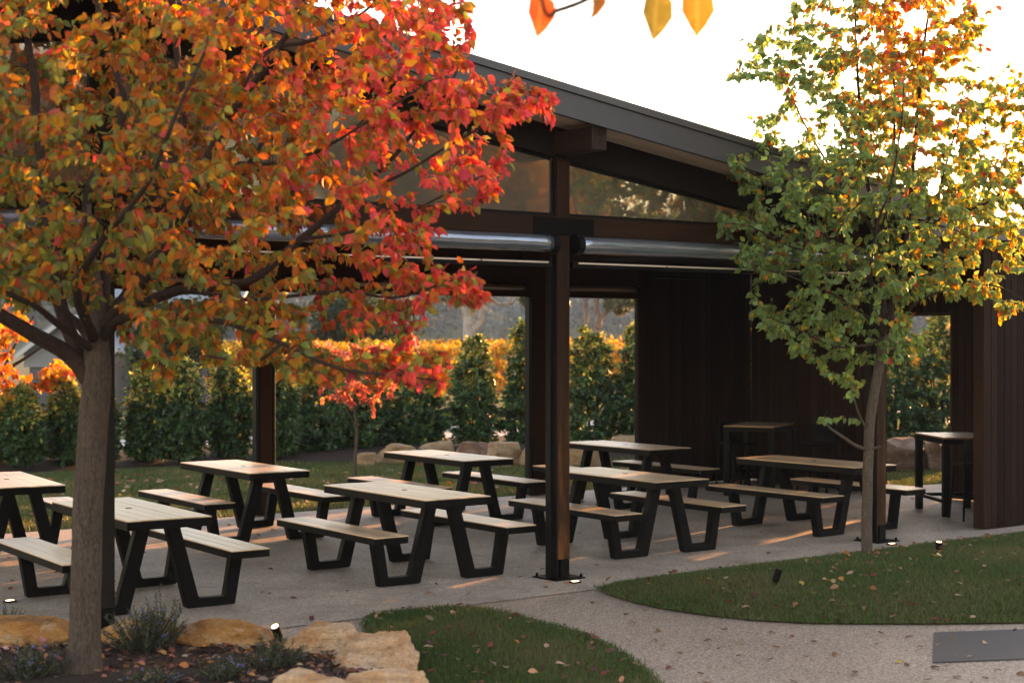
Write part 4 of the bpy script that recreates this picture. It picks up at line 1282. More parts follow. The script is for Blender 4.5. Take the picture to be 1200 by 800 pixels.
# ---------------------------------------------------------------- hedge
def shrub(base, w, d, h, label, n=4200, leaf=.085, seed=0, sun_gold=.35, dark=1.0, group='dark green shrubs of the back hedge', name='hedge_shrub', cone=1.0):
    r = empty(name, tuple(base)); tag(r, label, 'shrub', group)
    m = MB()
    for k in range(4):
        a = k * 1.6 + seed
        m.tube([(.05 * math.cos(a), .05 * math.sin(a), -.05), (.10 * math.cos(a), .10 * math.sin(a), h * .3), (w * .28 * math.cos(a), d * .28 * math.sin(a), h * .82)], [.028, .022, .006], 6)
    m.obj('stem', M['bark_dark'], r)
    # leafy shoots: each starts near the middle, arches out to the lumpy outline and droops
    ns = int(n / 26)
    zf = rng.uniform(0.02, 1, ns) ** 1.05
    th = rng.uniform(0, 2 * math.pi, ns)
    prof = np.where(zf < .28, .80 + .7 * zf, np.sqrt(np.clip(1 - ((zf - .28) / .76) ** (1.38 * cone), 0.01, 1)))
    lump = np.array([noise.noise(Vector((math.cos(t) * 1.5 + seed * 7.3, math.sin(t) * 1.5, z * h * 1.6))) for t, z in zip(th, zf)])
    rad = prof * (1 + .38 * lump) * rng.uniform(.55, 1.08, ns)
    tip = np.stack([np.cos(th) * rad * w / 2, np.sin(th) * rad * d / 2, .03 + zf * h * (1 + .08 * lump) + rng.normal(0, .03, ns)], 1)
    top = rng.uniform(0, 1, ns) < .10
    tip[top, 2] += rng.uniform(.0, .16, top.sum())
    root = tip * np.array([.25, .25, 1]) - np.array([0, 0, .10]) - np.array([0, 0, .12]) * (1 - zf[:, None])
    k = 26
    t = rng.uniform(.35, 1.0, (ns, k, 1))
    q = root[:, None, :] * (1 - t) + tip[:, None, :] * t + np.array([0, 0, .10]) * np.sin(t * 3.1) + rng.normal(0, .022, (ns, k, 3))
    sd_ = (tip - root); sd_ /= np.linalg.norm(sd_, axis=1)[:, None] + 1e-6
    D = (np.repeat(sd_, k, 0) * .75 + unit(ns * k) * .6 + np.array([0, 0, -.55]))
    P = q.reshape(-1, 3); n2 = len(P)
    P[:, 2] = np.maximum(P[:, 2], .02)
    out = P * np.array([1 / (w * w), 1 / (d * d), 0]); out /= np.linalg.norm(out, axis=1)[:, None] + 1e-6
    nrm = out * .7 + unit(n2) * .6 + np.array([0, 0, .6])
    zrel = np.repeat(np.clip(tip[:, 2] / h, 0, 1.2), k); shoot = np.repeat(rng.uniform(0, 1, ns), k)
    young = sun_gold * np.clip((zrel - .55) * 2.6, 0, 1) * np.clip(.4 + 1.2 * (shoot - .3), .05, 1.3)  # gilds upper leaves: low sun put into their colour, not new growth
    c = choose([(.045, .118, .043), (.072, .170, .058), (.028, .078, .032), (.30, .34, .06), (.62, .44, .10), (.60, .36, .18)], np.stack([np.full(n2, .5), np.full(n2, .35), np.full(n2, .3), .02 + 1.5 * young, .006 + 1.3 * young, .003 + .5 * young], 1), n2)
    c = hsvj(c * dark * (.8 + .4 * shoot)[:, None], .22, .05)
    me = cloud_mesh('foliage', M['hedge_leaf'], P, D, nrm, leaf * rng.uniform(.7, 1.35, n2), c, tv=SIMPLE_V, tf=SIMPLE_F)
    tag(link('foliage', me, r), kind='stuff')
    return r
HEDGE = [  # px of the middle, px of the top, half width px, world Y, label
    (-28, 458, 36, 14.9, 'hedge shrub cut off by the left edge of the photo'),
    (22, 462, 34, 14.9, 'hedge shrub above the far-left picnic table, under the orange tree'),
    (66, 448, 36, 14.8, 'light-topped hedge shrub just left of the thick tree trunk'),
    (112, 452, 34, 14.8, 'hedge shrub mostly hidden behind the thick tree trunk and left post'),
    (163, 436, 34, 14.7, 'rounded hedge shrub immediately right of the left front post'),
    (208, 430, 38, 14.7, 'hedge shrub under the hanging yellow leaves, behind the left end of a table'),
    (262, 424, 42, 14.6, 'broad gold-topped hedge shrub left of the slim back post'),
    (322, 418, 36, 14.5, 'hedge shrub hidden in part by the slim left back post'),
    (372, 440, 42, 14.2, 'dark hedge shrub just left of the thin red sapling'),
    (432, 446, 38, 13.9, 'hedge shrub directly behind the thin red sapling'),
    (490, 432, 42, 13.6, 'wide dark hedge shrub above the first beige boulders'),
    (556, 402, 40, 13.2, 'tall hedge shrub with golden vines on both sides of its top'),
    (616, 392, 36, 12.8, 'tall hedge shrub left of the dark back post, cut by it'),
    (694, 388, 46, 12.3, 'tallest dark hedge shrub just right of the centre post'),
    (748, 392, 36, 11.9, 'hedge shrub at the corner of the boarded back wall'),
    (1050, 402, 40, 8.9, 'hedge shrub in the left half of the end wall doorway'),
    (1100, 378, 40, 8.5, 'tall hedge shrub in the right half of the end wall doorway'),
]
for k, (px, pt, hw, Y, lab) in enumerate(HEDGE):
    Y -= .35 if px < 400 else 0
    P = at_y(px, 520, Y); d = float((P - CAM) @ FWD)
    h = CAM_H - (pt - H_PX) * d / F_PX
    w = (1.62 if px < 345 else 1.8) * hw * d / F_PX * random.uniform(.92, 1.1)
    if px < 345:
        P = at_z(px, 552 - .03 * px) + FWD * w * (.35 if k % 2 else .75); d = float((P - CAM) @ FWD); h = CAM_H - (pt - H_PX) * d / F_PX
    h *= random.uniform(.96, 1.08)
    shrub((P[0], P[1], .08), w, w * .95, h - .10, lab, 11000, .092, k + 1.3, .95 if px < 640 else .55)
for k, (x, y, lb) in enumerate([(-2.6, 14.6, 'first hedge shrub beyond the left edge of the photo'), (-3.9, 14.7, 'second hedge shrub beyond the left edge of the photo'), (-5.2, 14.7, 'third hedge shrub beyond the left edge of the photo'), (-6.5, 14.8, 'fourth hedge shrub beyond the left edge of the photo'), (-7.8, 14.8, 'outermost hedge shrub beyond the left edge of the photo')]):
    shrub((x, y, .0), 1.35, 1.3, 1.55, lb, 6000, .092, 81 + k, .8)
for k, (x, y, lb) in enumerate([(11.3, 10.9, 'unseen added hedge shrub nearest the back wall corner, behind the boarded wall'), (12.5, 10.0, 'unseen added middle hedge shrub behind the boarded wall'), (13.6, 9.2, 'unseen added hedge shrub behind the boarded wall, nearest the doorway')]):  # unseen shrubs added in the hedge gap to shade the back lawn
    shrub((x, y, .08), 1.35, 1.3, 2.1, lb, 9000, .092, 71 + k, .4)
# unseen evergreen added beyond the doorway to narrow the sun on the patio
shrub((12.2, 4.13, -.02), 1.02, 1.02, 3.5, 'tall narrow evergreen added unseen outside the doorway to block the sun', 16000, .11, 31, .1, 1.0, None, 'evergreen_sun_block', 3.5)
for k, (x, y, w, h, lb) in enumerate([(15.0, 1.5, 2.8, 3.8, 'unseen evergreen added for shade nearest the narrow evergreen, beyond the front wall'), (15.3, -.7, 2.9, 3.9, 'tallest unseen evergreen added for shade, at the far end of the front wall'), (15.6, -3.0, 2.8, 3.7, 'unseen evergreen added for shade farthest out beyond the side lawn')]):  # unseen evergreens added to keep low sun off the foreground
    shrub((x, y, -.02), w, w, h, lb, 16000, .17, 51 + k, .1, 1.0, 'evergreens added for shade beyond the front wall', 'evergreen_shade_shrub', 3.2)

# ---------------------------------------------------------------- vines, house, trees and hill beyond
def vine_row(x0, x1, y, label, h=1.95, n=15000):
    r = empty('vine_row', ((x0 + x1) / 2, y, 0)); tag(r, label, 'vine row', 'golden vine rows beyond the hedge')
    vt = MB().tube([(0, 0, -.1), (.03, .04, h * .5), (0, 0, h * .8)], [.04, .03, .02], 6).mesh('vine_trunk', M['bark_dark'])
    for px_ in np.arange(x0, x1, 2.4): link('vine_trunk', vt, r, (px_ - (x0 + x1) / 2, 0, 0))
    x = rng.uniform(x0, x1, n) - (x0 + x1) / 2
    lump = np.array([noise.noise(Vector((q * .9, y, 1))) for q in x]) * .16
    z = .5 + (h - .5) * rng.beta(1.5, 1.0, n) + lump
    yy = rng.normal(0, .26, n)
    P = np.stack([x, yy, z], 1)
    D = unit(n) * .7 + np.array([0, 0, -.4]); nrm = unit(n) + np.array([.2, -.5, .4])
    c = hsvj(choose([(.50, .30, .035), (.52, .22, .03), (.40, .30, .06), (.40, .13, .03), (.22, .2, .05)], np.tile([.4, .25, .15, .1, .1], (n, 1)), n), .2)
    tag(link('vine_foliage', cloud_mesh('vine_foliage', M['leaf'], P, D, nrm, .17 * rng.uniform(.7, 1.3, n), c, tv=SIMPLE_V, tf=SIMPLE_F), r), kind='stuff')
vine_row(8.2, 36, 23.5, 'nearest golden vine row, in sunlight right behind the hedge', 2.0, 15000)
vine_row(10.2, 44, 26.2, 'second golden vine row, behind the nearest one', 2.05, 12000)
vine_row(12.4, 50, 29.0, 'farthest golden vine row, in front of the gum trees', 2.1, 10000)

def far_tree(name, label, base, limbs, tips, size, cols, bark, leaves=16, spread=1.2, twig=.02, group=None):
    t = Tree(name, label, 'tree', base, group)
    for k, (pts, a, b) in enumerate(limbs):
        t.limb(pts, a, b, 9, k == 0, True, .10)
    t.grow(tips, leaves=leaves, spread=spread, twig=twig, sides=4)
    P = np.vstack(t.lp)
    t.trunk.obj('trunk', M[bark], t.root, smooth=True); t.branches.obj('branches', M[bark], t.root, smooth=True)
    n = len(P); D = np.vstack(t.ld)
    c = hsvj(choose(cols, np.ones((n, len(cols))), n), .25)
    tag(link('crown', cloud_mesh('crown', M['far_leaf'], P - t.base, D, unit(n), size * rng.uniform(.7, 1.3, n), c, tv=SIMPLE_V, tf=SIMPLE_F), t.root), kind='stuff')
GUMC = [(.075, .09, .05), (.10, .11, .06), (.055, .07, .04), (.13, .12, .07)]
def gum(px, D, label, limbs_px, crown, ntips, bark, r0):
    def G(x, y, dd=0.): return at_d(x, y, D + dd)
    b = G(px, 440); b[2] = -.05
    lm = []
    for k, (pts, a, c) in enumerate(limbs_px):
        pp = [G(*p) for p in pts]
        if k == 0: pp = [b] + pp
        lm.append((pp, a, c))
    tp = []
    for _ in range(ntips):
        cx, cy, sx, sy, sd = crown[rng.integers(len(crown))]
        a = unit(1)[0] * rng.uniform(.2, 1) ** .5
        tp.append(G(cx + a[0] * sx, cy + a[2] * sy, a[1] * sd))
    far_tree('gum_tree', label, b, lm, np.array(tp), .26, GUMC, bark, 22, 1.3, .02, 'gum trees beyond the vines')
gum(551, 50, 'gum tree with thick pale trunk above the golden vines', [([(550, 400), (549, 345), (553, 300), (545, 230)], .24, .10), ([(551, 392), (562, 376), (566, 345), (572, 310), (590, 260)], .11, .05), ([(549, 350), (572, 350), (590, 357), (612, 346), (640, 330)], .08, .03), ([(549, 330), (530, 300), (500, 260)], .10, .04), ([(566, 345), (585, 340), (600, 320)], .05, .02)], [(520, 300, 90, 60, 5), (610, 300, 60, 34, 4), (560, 250, 110, 60, 6), (625, 345, 22, 10, 2)], 150, 'gum_bark', .24)
gum(690, 56, 'gum tree with two slim pinkish trunks right of the centre post', [([(686, 392), (687, 360), (690, 330), (686, 270)], .10, .05), ([(698, 395), (700, 360), (700, 320), (706, 270)], .10, .05), ([(699, 385), (708, 368), (720, 350), (735, 325)], .09, .04), ([(700, 350), (715, 330), (730, 300)], .07, .03)], [(690, 290, 70, 50, 5), (728, 350, 20, 12, 3), (740, 320, 50, 34, 4)], 120, 'gum_bark2', .10)

# house seen under the tree on the left
M['wall_pale'] = m_flat('weatherboard_pale', (.15, .155, .16), .6, 0, .08, 3, .3)
M['wall_grey'] = m_flat('weatherboard_grey', (.055, .060, .070), .6, 0, .1, 3, .3)
M['roof_blue'] = m_flat('iron_roof', (.12, .145, .175), .5, .0, .1, 3, .5)
M['trim'] = m_flat('white_trim', (.34, .34, .34), .5, 0, .05, 3, .4)
M['dark_glass'] = m_flat('dark_window', (.02, .024, .03), .12, 0, .1, 3, .7)
DHS = 47.0
def HS(px, py, dd=0.): return at_d(px, py, DHS + dd)
hb_ = HS(80, 400); hb_[2] = 0
house = empty('house', tuple(hb_), -YAW); tag(house, 'pale weatherboard house with grey-blue iron roof behind the orange tree', 'house')
def hpx(px, py): return ((px - 80) * DHS / F_PX, CAM_H - (py - H_PX) * DHS / F_PX)
m = MB()
apex = hpx(77, 372); e0 = hpx(22, 415); e1 = hpx(132, 415)
zb = hpx(0, 430)[1]
y = zb
while y < apex[1] - .1:       # lapped boards in the gable
    f = min(1, max(0, (y - e0[1]) / (apex[1] - e0[1])))
    x0 = e0[0] + (apex[0] - e0[0]) * f + .15; x1 = e1[0] + (apex[0] - e1[0]) * f - .15
    if x1 - x0 < .15: break
    m.prism([(-.02, y), (.0, y + .15), (.03, y + .15), (.03, y)], 'x', x0, x1)
    y += .15
tag(m.obj('gable_boards', M['wall_pale'], house), kind='stuff')
m = MB(); m.box(e0[0] + .3, e1[0] - .3, .05, 8, -.05, zb); m.prism([(e0[0] + .2, zb), (e1[0] - .2, zb), (e1[0] - .2, e1[1]), (apex[0], apex[1] - .12), (e0[0] + .2, e0[1])], 'y', .06, 8); m.obj('wall', M['wall_grey'], house)
m = MB()
for s_, (a, b) in enumerate(((e0, apex), (apex, e1))):
    m.prism([(a[0], a[1]), (b[0], b[1]), (b[0], b[1] + .09), (a[0], a[1] + .09)], 'y', -.35 + s_ * .003, 8.4)
m.obj('roof', M['roof_blue'], house)
m = MB()
m.prism([(e0[0], e0[1] - .16), (apex[0], apex[1] - .16), (apex[0], apex[1] - .003), (e0[0], e0[1] - .003)], 'y', -.37, -.33)
m.prism([(apex[0] + .002, apex[1] - .16), (e1[0], e1[1] - .16), (e1[0], e1[1] - .003), (apex[0] + .002, apex[1] - .003)], 'y', -.37, -.33)
m.obj('bargeboard', M['trim'], house)
m = MB(); m.box(hpx(40, 0)[0], hpx(62, 0)[0], .0, .045, .9, zb - .25); m.obj('window', M['dark_glass'], house)
m = MB(); m.box(hpx(88, 0)[0], hpx(112, 0)[0], .0, .045, .0, zb - .25); m.obj('door', M['dark_glass'], house)
# long grey shed
DHS2 = 52.0
sb = at_d(260, 400, DHS2); sb[2] = 0
shed = empty('shed', tuple(sb), -YAW); tag(shed, 'long grey weatherboard shed behind the left part of the hedge', 'shed')
sx0, sx1 = (128 - 260) * DHS2 / F_PX, (276 - 260) * DHS2 / F_PX
stp = CAM_H - (352 - H_PX) * DHS2 / F_PX
m = MB(); y = 0.0
while y < stp:
    m.prism([(-.03, y), (.0, y + .17), (.03, y + .17), (.03, y)], 'x', sx0, sx1); y += .17
tag(m.obj('wall_boards', M['wall_grey'], shed), kind='stuff')
m = MB(); m.box(sx0, sx1, .031, 6, -.05, stp); m.obj('wall', M['wall_grey'], shed)
m = MB(); m.prism([(-.5, stp - .1), (3, stp + 1.1), (6.5, stp - .1), (6.5, stp), (3, stp + 1.22), (-.5, stp)], 'x', sx0 - .3, sx1 + .3); m.obj('roof', M['roof_blue'], shed)
m = MB(); m.box(-.4, .6, -.05, -.035, .9, 2.1); m.obj('window', M['dark_glass'], shed)

def bush_tree(name, label, px, D, py0, py1, hw, n, cols, leaf=.22, group=None, base_z=0.0, mirror=False):
    """round-headed tree or big bush with a short trunk and a lumpy crown"""
    def G(x, y, dd=0.): return at_d(x, y, D + dd)
    b = G(px, 400); ztop_ = CAM_H - (py0 - H_PX) * D / F_PX; zbot = CAM_H - (py1 - H_PX) * D / F_PX
    b[2] = base_z
    if mirror: b[1] = .14 - b[1]
    r = empty(name, tuple(b)); tag(r, label, 'tree', group)
    m = MB(); m.tube([(0, 0, -.1), (.05, .02, (zbot + ztop_) * .35), (0, .1, ztop_ * .8)], [.14, .11, .03], 8)
    for k in range(7):
        a = k * 2.4
        m.tube([(0.03, .03, zbot * .8 + .2 * k), (.5 * math.cos(a), .5 * math.sin(a), zbot + (ztop_ - zbot) * (.25 + .08 * k)), (hw * D / F_PX * .7 * math.cos(a), hw * D / F_PX * .7 * math.sin(a), zbot + (ztop_ - zbot) * (.35 + .07 * k))], [.06, .04, .012], 6)
    m.obj('trunk', M['bark_dark'], r, smooth=True)
    w = hw * D / F_PX; h = (ztop_ - zbot) / 2; cz = (ztop_ + zbot) / 2
    nb = 26
    cb = unit(nb) * rng.uniform(.35, .95, (nb, 1))
    P = cb[rng.integers(nb, size=n)] + rng.normal(0, .2, (n, 3))
    P = P * np.array([w, w, h]) + np.array([0, 0, cz])
    c = hsvj(choose(cols, np.ones((n, len(cols))), n), .25)
    tag(link('crown', cloud_mesh('crown', M['far_leaf'], P, unit(n) + np.array([0, 0, -.4]), unit(n) + np.array([0, 0, .4]), leaf * rng.uniform(.7, 1.3, n), c, tv=SIMPLE_V, tf=SIMPLE_F), r), kind='stuff')
DG = [(.035, .055, .025), (.05, .07, .03), (.028, .042, .02)]
bush_tree('dark_tree', 'dark green tree in front of the grey shed, left of the gold-topped hedge', 205, 42, 352, 445, 52, 5000, DG, .2)
bush_tree('red_shrub_tree', 'reddish autumn tree peeping over the hedge before the grey shed', 285, 41, 402, 450, 38, 2600, [(.40, .12, .04), (.45, .2, .05), (.35, .06, .05)], .15)
bush_tree('dark_tree', 'dark tree behind the thin red sapling, right of the shed', 425, 58, 335, 430, 60, 5000, DG, .26)

# wooded hill
def hill(name, cx, cy, rx, ry, h, mat):
    n = 40
    vs, fs = [], []
    for j in range(n + 1):
        for i in range(n + 1):
            u, v = i / n * 2 - 1, j / n * 2 - 1
            e = max(0, 1 - (abs(u) ** 2.4)) * max(0, 1 - (abs(v) ** 2.0))
            z = h * e * (1 + .25 * noise.noise(Vector((u * 3 + cx, v * 3, 2)))) - 1.0
            vs.append((cx + u * rx, cy + v * ry, z))
    for j in range(n):
        for i in range(n):
            a = j * (n + 1) + i
            fs.append((a, a + 1, a + n + 2, a + n + 1))
    me = bpy.data.meshes.new(name); me.from_pydata(vs, [], fs)
    for p in me.polygons: p.use_smooth = True
    me.materials.append(mat)
    return tag(link(name, me), kind='structure'), vs
hb_o, hv = hill('hill', 190, 330, 330, 130, 13, M['field'])
rh_o, rv = hill('hill', 120, -330, 380, 150, 12, M['field'])
def forest(name, vs, ntree, facing, lo, hi, cols, size):
    V = np.array(vs)
    pick = V[(V[:, 2] > lo) & (V[:, 2] < hi) & ((V[:, 1] < 330) if facing < 0 else (V[:, 1] > -345))]
    Ps, Cs, Ss = [], [], []
    cols = np.array(cols)
    for k in range(ntree):
        b = pick[rng.integers(len(pick))] + np.array([rng.uniform(-9, 9), rng.uniform(-5, 5), 0])
        hh = rng.uniform(7, 13); w = rng.uniform(3, 5.5); m_ = 200
        a = unit(m_) * rng.uniform(.5, 1, (m_, 1))
        Ps.append(b + a * np.array([w, w, hh * .5]) + np.array([0, 0, hh * .55]))
        Cs.append(np.tile(cols[rng.integers(len(cols))] * rng.uniform(.75, 1.3), (m_, 1)))
    P = np.vstack(Ps); C_ = hsvj(np.vstack(Cs), .15, .04); n = len(P)
    me = cloud_mesh(name, M['far_leaf'], P, unit(n), unit(n) + np.array([0, .5 * facing, .5]), size * rng.uniform(.6, 1.4, n), C_, tv=SIMPLE_V, tf=SIMPLE_F)
    tag(link(name, me), kind='stuff')
FC = [(.070, .095, .098), (.085, .112, .112), (.058, .080, .084), (.098, .122, .118)]  # leaf tones lightened and blued, distance haze put into the colour
forest('forest', hv, 1100, -1, -.5, 60, FC, 1.15)
forest('forest', rv, 420, 1, -.5, 46, FC, 3.4)
# trees across the road, behind the photographer, that the gable glass mirrors
AUT = [(.40, .20, .05), (.35, .12, .04), (.22, .17, .05), (.14, .13, .05)]
for px, D, a, b, hw, cc, lab in [(678, 30, 176, 300, 34, AUT, 'autumn tree across the road, nearest the pavilion'), (772, 62, 246, 330, 30, DG, 'dark tree across the road, behind the autumn tree'), (815, 60, 228, 330, 48, DG, 'broad dark tree across the road beside a smaller one'), (590, 26, 150, 300, 70, AUT, 'tall autumn tree across the road before the gable'), (500, 34, 150, 300, 70, [(.12, .12, .05), (.09, .10, .045)], 'olive tree across the road beside a tall autumn tree'), (430, 40, 110, 300, 70, [(.12, .12, .05), (.09, .10, .045)], 'olive tree across the road farthest left'), (330, 44, 40, 300, 80, [(.12, .12, .05), (.09, .10, .045)], 'olive tree across the road opposite the left gable pane'), (200, 46, -20, 300, 90, [(.13, .12, .05), (.09, .10, .045)], 'tall olive tree across the road opposite the roof ridge'), (60, 48, 0, 300, 90, [(.12, .12, .05), (.08, .10, .045)], 'wide olive tree across the road opposite the planter'), (880, 64, 236, 330, 50, DG, 'dark tree across the road farthest right')]:
    bush_tree('roadside_tree', lab, px, D, a, b, hw, 14000, cc, .13 if D < 45 else .2, 'trees across the road', 0, True)

# ---------------------------------------------------------------- grass, litter, planter plants
def grass(name, outline, n, h, zf, cols, w=.0035, edge=0, keep=None):
    P = np.asarray(outline)
    lo, hi = P.min(0), P.max(0)
    pts = np.zeros((0, 2))
    while len(pts) < n:
        q = lo + rng.uniform(0, 1, (n * 2, 2)) * (hi - lo)
        ok = inside(q[:, 0], q[:, 1], outline)
        if keep is not None: ok &= keep(q)
        pts = np.vstack([pts, q[ok]])
    pts = pts[:n]
    if edge:        # blades that lean out over the border
        P2 = np.vstack([P, P[:1]]); sl_n = np.linalg.norm(np.diff(P2, axis=0), axis=1)
        t = rng.uniform(0, sl_n.sum(), edge); cs = np.concatenate([[0], np.cumsum(sl_n)])
        q = np.stack([np.interp(t, cs, P2[:, k]) for k in (0, 1)], 1) + rng.normal(0, .024, (edge, 2))
        if keep is not None: q = q[keep(q)]
        pts = np.vstack([pts, q]); n = len(pts)
    z = zf(pts[:, 0], pts[:, 1])
    z = np.maximum(z, -.004)
    P3 = np.column_stack([pts, z - .004])
    D = np.column_stack([rng.normal(0, .45, (n, 2)), np.ones(n)])
    D /= np.linalg.norm(D, axis=1)[:, None]
    nr = unit(n); nr[:, 2] *= .2
    patch = np.array([noise.noise(Vector((a * 1.1, b * 1.1, 7))) for a, b in pts]) * .5 + .5
    c = mixc([(0, cols[0]), (.45, cols[1]), (.75, cols[2]), (1, cols[2])], np.clip(patch + rng.normal(0, .16, n), 0, 1))
    c = hsvj(c, .25, .06)
    hh = h * rng.uniform(.5, 1.25, n) * (.75 + .5 * patch)
    x, y, zz = frames(D, nr)
    ww = w * rng.uniform(.7, 1.4, n)
    A = P3 - x * ww[:, None]; B = P3 + x * ww[:, None]; T = P3 + y * hh[:, None] + zz * (hh * .25)[:, None]
    V = np.stack([A, B, T], 1).reshape(-1, 3)
    me = np_mesh(name, V, np.arange(3 * n), np.full(n, 3), M['grass'], np.repeat(c, 3, 0))
    return tag(link(name, me), kind='stuff')
GC = [(.028, .066, .014), (.052, .098, .024), (.12, .112, .050)]
def view_keep(q, far=99):
    P3 = np.column_stack([q, np.zeros(len(q))])
    px, py, d = to_px(P3)
    return (px > -160) & (px < 1360) & (py < 880) & (d > 1) & (d < far)
grass('grass', LAWN_L, 42000, .042, lambda x, y: -.004 + dome_height(x, y, LAWN_L, .03), GC, .0034, 7000, keep=view_keep)
grass('grass', LAWN_R, 110000, .042, lambda x, y: -.004 + dome_height(x, y, LAWN_R, DOME_R), GC, .0038, 12000, keep=view_keep)
BL = [(-12, 6.25), (9.6, 6.25), (9.6, 3.9), (14.4, 3.5), (15, 8), (10.3, 10.5), (8.4, 11.2), (6.3, 12.3), (4.7, 13.2), (-12, 14.4)]
grass('grass', BL, 120000, .055, lambda x, y: np.full(len(x), -.012), [(.045, .092, .024), (.075, .125, .036), (.16, .15, .068)], .0065, keep=view_keep)
# mulch chips and dead leaves in the planter bed
def litter_mass(name, outline, n, zf, size, cols, tilt=.35, keep=None):
    P = np.asarray(outline); lo, hi = P.min(0), P.max(0)
    q = np.zeros((0, 2))
    while len(q) < n:
        t = lo + rng.uniform(0, 1, (n * 2, 2)) * (hi - lo)
        ok = inside(t[:, 0], t[:, 1], outline)
        if keep is not None: ok &= keep(t)
        q = np.vstack([q, t[ok]])
    q = q[:n]
    P3 = np.column_stack([q, zf(q[:, 0], q[:, 1]) + rng.uniform(.004, .016, n)])
    a = rng.uniform(0, 2 * math.pi, n)
    D = np.column_stack([np.cos(a), np.sin(a), rng.normal(0, tilt * .6, n)])
    nr = np.column_stack([rng.normal(0, tilt, (n, 2)), np.ones(n)])
    c = hsvj(choose(cols, np.ones((n, len(cols))), n), .3, .08)
    me = cloud_mesh(name, M['litter_mesh'], P3, D, nr, size * rng.uniform(.6, 1.3, n), c)
    return tag(link(name, me), kind='stuff')
DRY = [(.20, .055, .035), (.10, .045, .03), (.13, .06, .04), (.26, .10, .05), (.33, .17, .09), (.34, .21, .14), (.14, .05, .045), (.36, .13, .04), (.24, .16, .12)]
litter_mass('leaf_litter', PLANT, 2600, lambda x, y: np.full(len(x), .125), .062, DRY + [(.30, .16, .14), (.22, .09, .08)], .5)
litter_mass('bark_chips', PLANT, 5000, lambda x, y: np.full(len(x), .115), .035, [(.05, .035, .028), (.09, .065, .05), (.14, .10, .08), (.03, .02, .016)], .6)
litter_mass('leaf_litter', [(-12, 6.3), (9.5, 6.3), (9.5, 10.4), (6.2, 12), (-12, 13.5)], 420, lambda x, y: np.full(len(x), .02), .085, [(.34, .07, .05), (.38, .13, .05), (.26, .09, .06), (.40, .25, .14)], .4, keep=view_keep)
litter_mass('leaf_litter', LAWN_R, 230, lambda x, y: .022 + dome_height(x, y, LAWN_R, DOME_R), .06, DRY, .5, keep=view_keep)
litter_mass('leaf_litter', LAWN_L, 95, lambda x, y: .022 + dome_height(x, y, LAWN_L, .03), .06, DRY, .5, keep=view_keep)
litter_mass('leaf_litter', [(-8, -.6), (9, -.6), (9, 6), (-8, 6)], 90, lambda x, y: np.full(len(x), .006), .06, DRY, .4, keep=view_keep)
# single fallen leaves that show largest
def where_short(w):
    return ' ' + {'on the pebbled path': 'on the path', 'on the flat grey pit cover': 'on the grey cover', 'in the grass of the side lawn': 'in the grass', 'in the grass of the front lawn': 'in the grass'}.get(w, w)
SPOTS = [(1000, 660, 'at the foot of the slender trunk'), (1100, 660, 'by the lit spotlight'), (909, 690, 'by the unlit spotlight'), (655, 685, 'by the centre post foot'), (1140, 760, 'by the pit cover'), (1010, 735, 'along the middle of the side lawn edge'), (850, 728, 'along the left side lawn edge'), (1140, 725, 'along the right side lawn edge'), (740, 720, 'where the path narrows'), (760, 770, 'beside the front lawn curve'), (830, 790, 'at the bottom of the path'), (960, 785, 'low on the open path'), (490, 755, 'beside the big sandstone'), (560, 735, 'near the top of the front lawn'), (690, 765, 'near the front lawn curve'), (570, 790, 'at the bottom of the front lawn'), (30, 690, 'by the far left bench'), (290, 630, 'between the left tables'), (920, 650, 'under the sun streaked table'), (1180, 690, 'at the right photo edge'), (960, 700, 'in the middle of the lawn mound'), (1060, 700, 'below the lit spotlight'), (1150, 650, 'by the front wall')]
def near(px, py):
    return min(SPOTS, key=lambda q: (q[0] - px) ** 2 + 4 * (q[1] - py) ** 2)[2]
def fallen(px, py, zf, size, col, what):
    p = at_z(px, py, 0.02)
    z = float(np.ravel(zf(p[0], p[1]))[0])
    o = link('fallen_leaf', LITTER_MESHES[rng.integers(4)])
    a = rng.uniform(0, 2 * math.pi)
    d = np.array([[math.cos(a), math.sin(a), rng.normal(0, .15)]]); nr = np.array([[rng.normal(0, .25), rng.normal(0, .25), 1]])
    x, y, zz = frames(d, nr)
    o.matrix_world = mat_from(x[0], y[0], zz[0], size, (p[0], p[1], z))
    o.color = (*col, 1)
    tag(o, what[0] + ' ' + near(px, py), 'leaf', what[1])
zR = lambda x, y: .03 + dome_height(np.array([x]), np.array([y]), LAWN_R, DOME_R)
zL = lambda x, y: .03 + dome_height(np.array([x]), np.array([y]), LAWN_L, .03)
z0 = lambda x, y: .006
KW = {'r': ('dark red fallen leaf', (.22, .03, .03)), 'b': ('brown curled fallen leaf', (.19, .085, .05)), 'p': ('pale pinkish brown fallen leaf', (.33, .20, .14)), 'y': ('yellow fallen leaf', (.5, .33, .07)), 'o': ('orange fallen leaf', (.5, .17, .03)), 'm': ('maroon fallen leaf', (.13, .04, .045))}
def scatter(lst, zf, where, short, size):
    for px, py, k in lst:
        nm, c = KW[k]
        fallen(px, py, zf, size * rng.uniform(.8, 1.25), c, (nm + where_short(where), nm.replace('leaf', 'leaves') + ' ' + short))
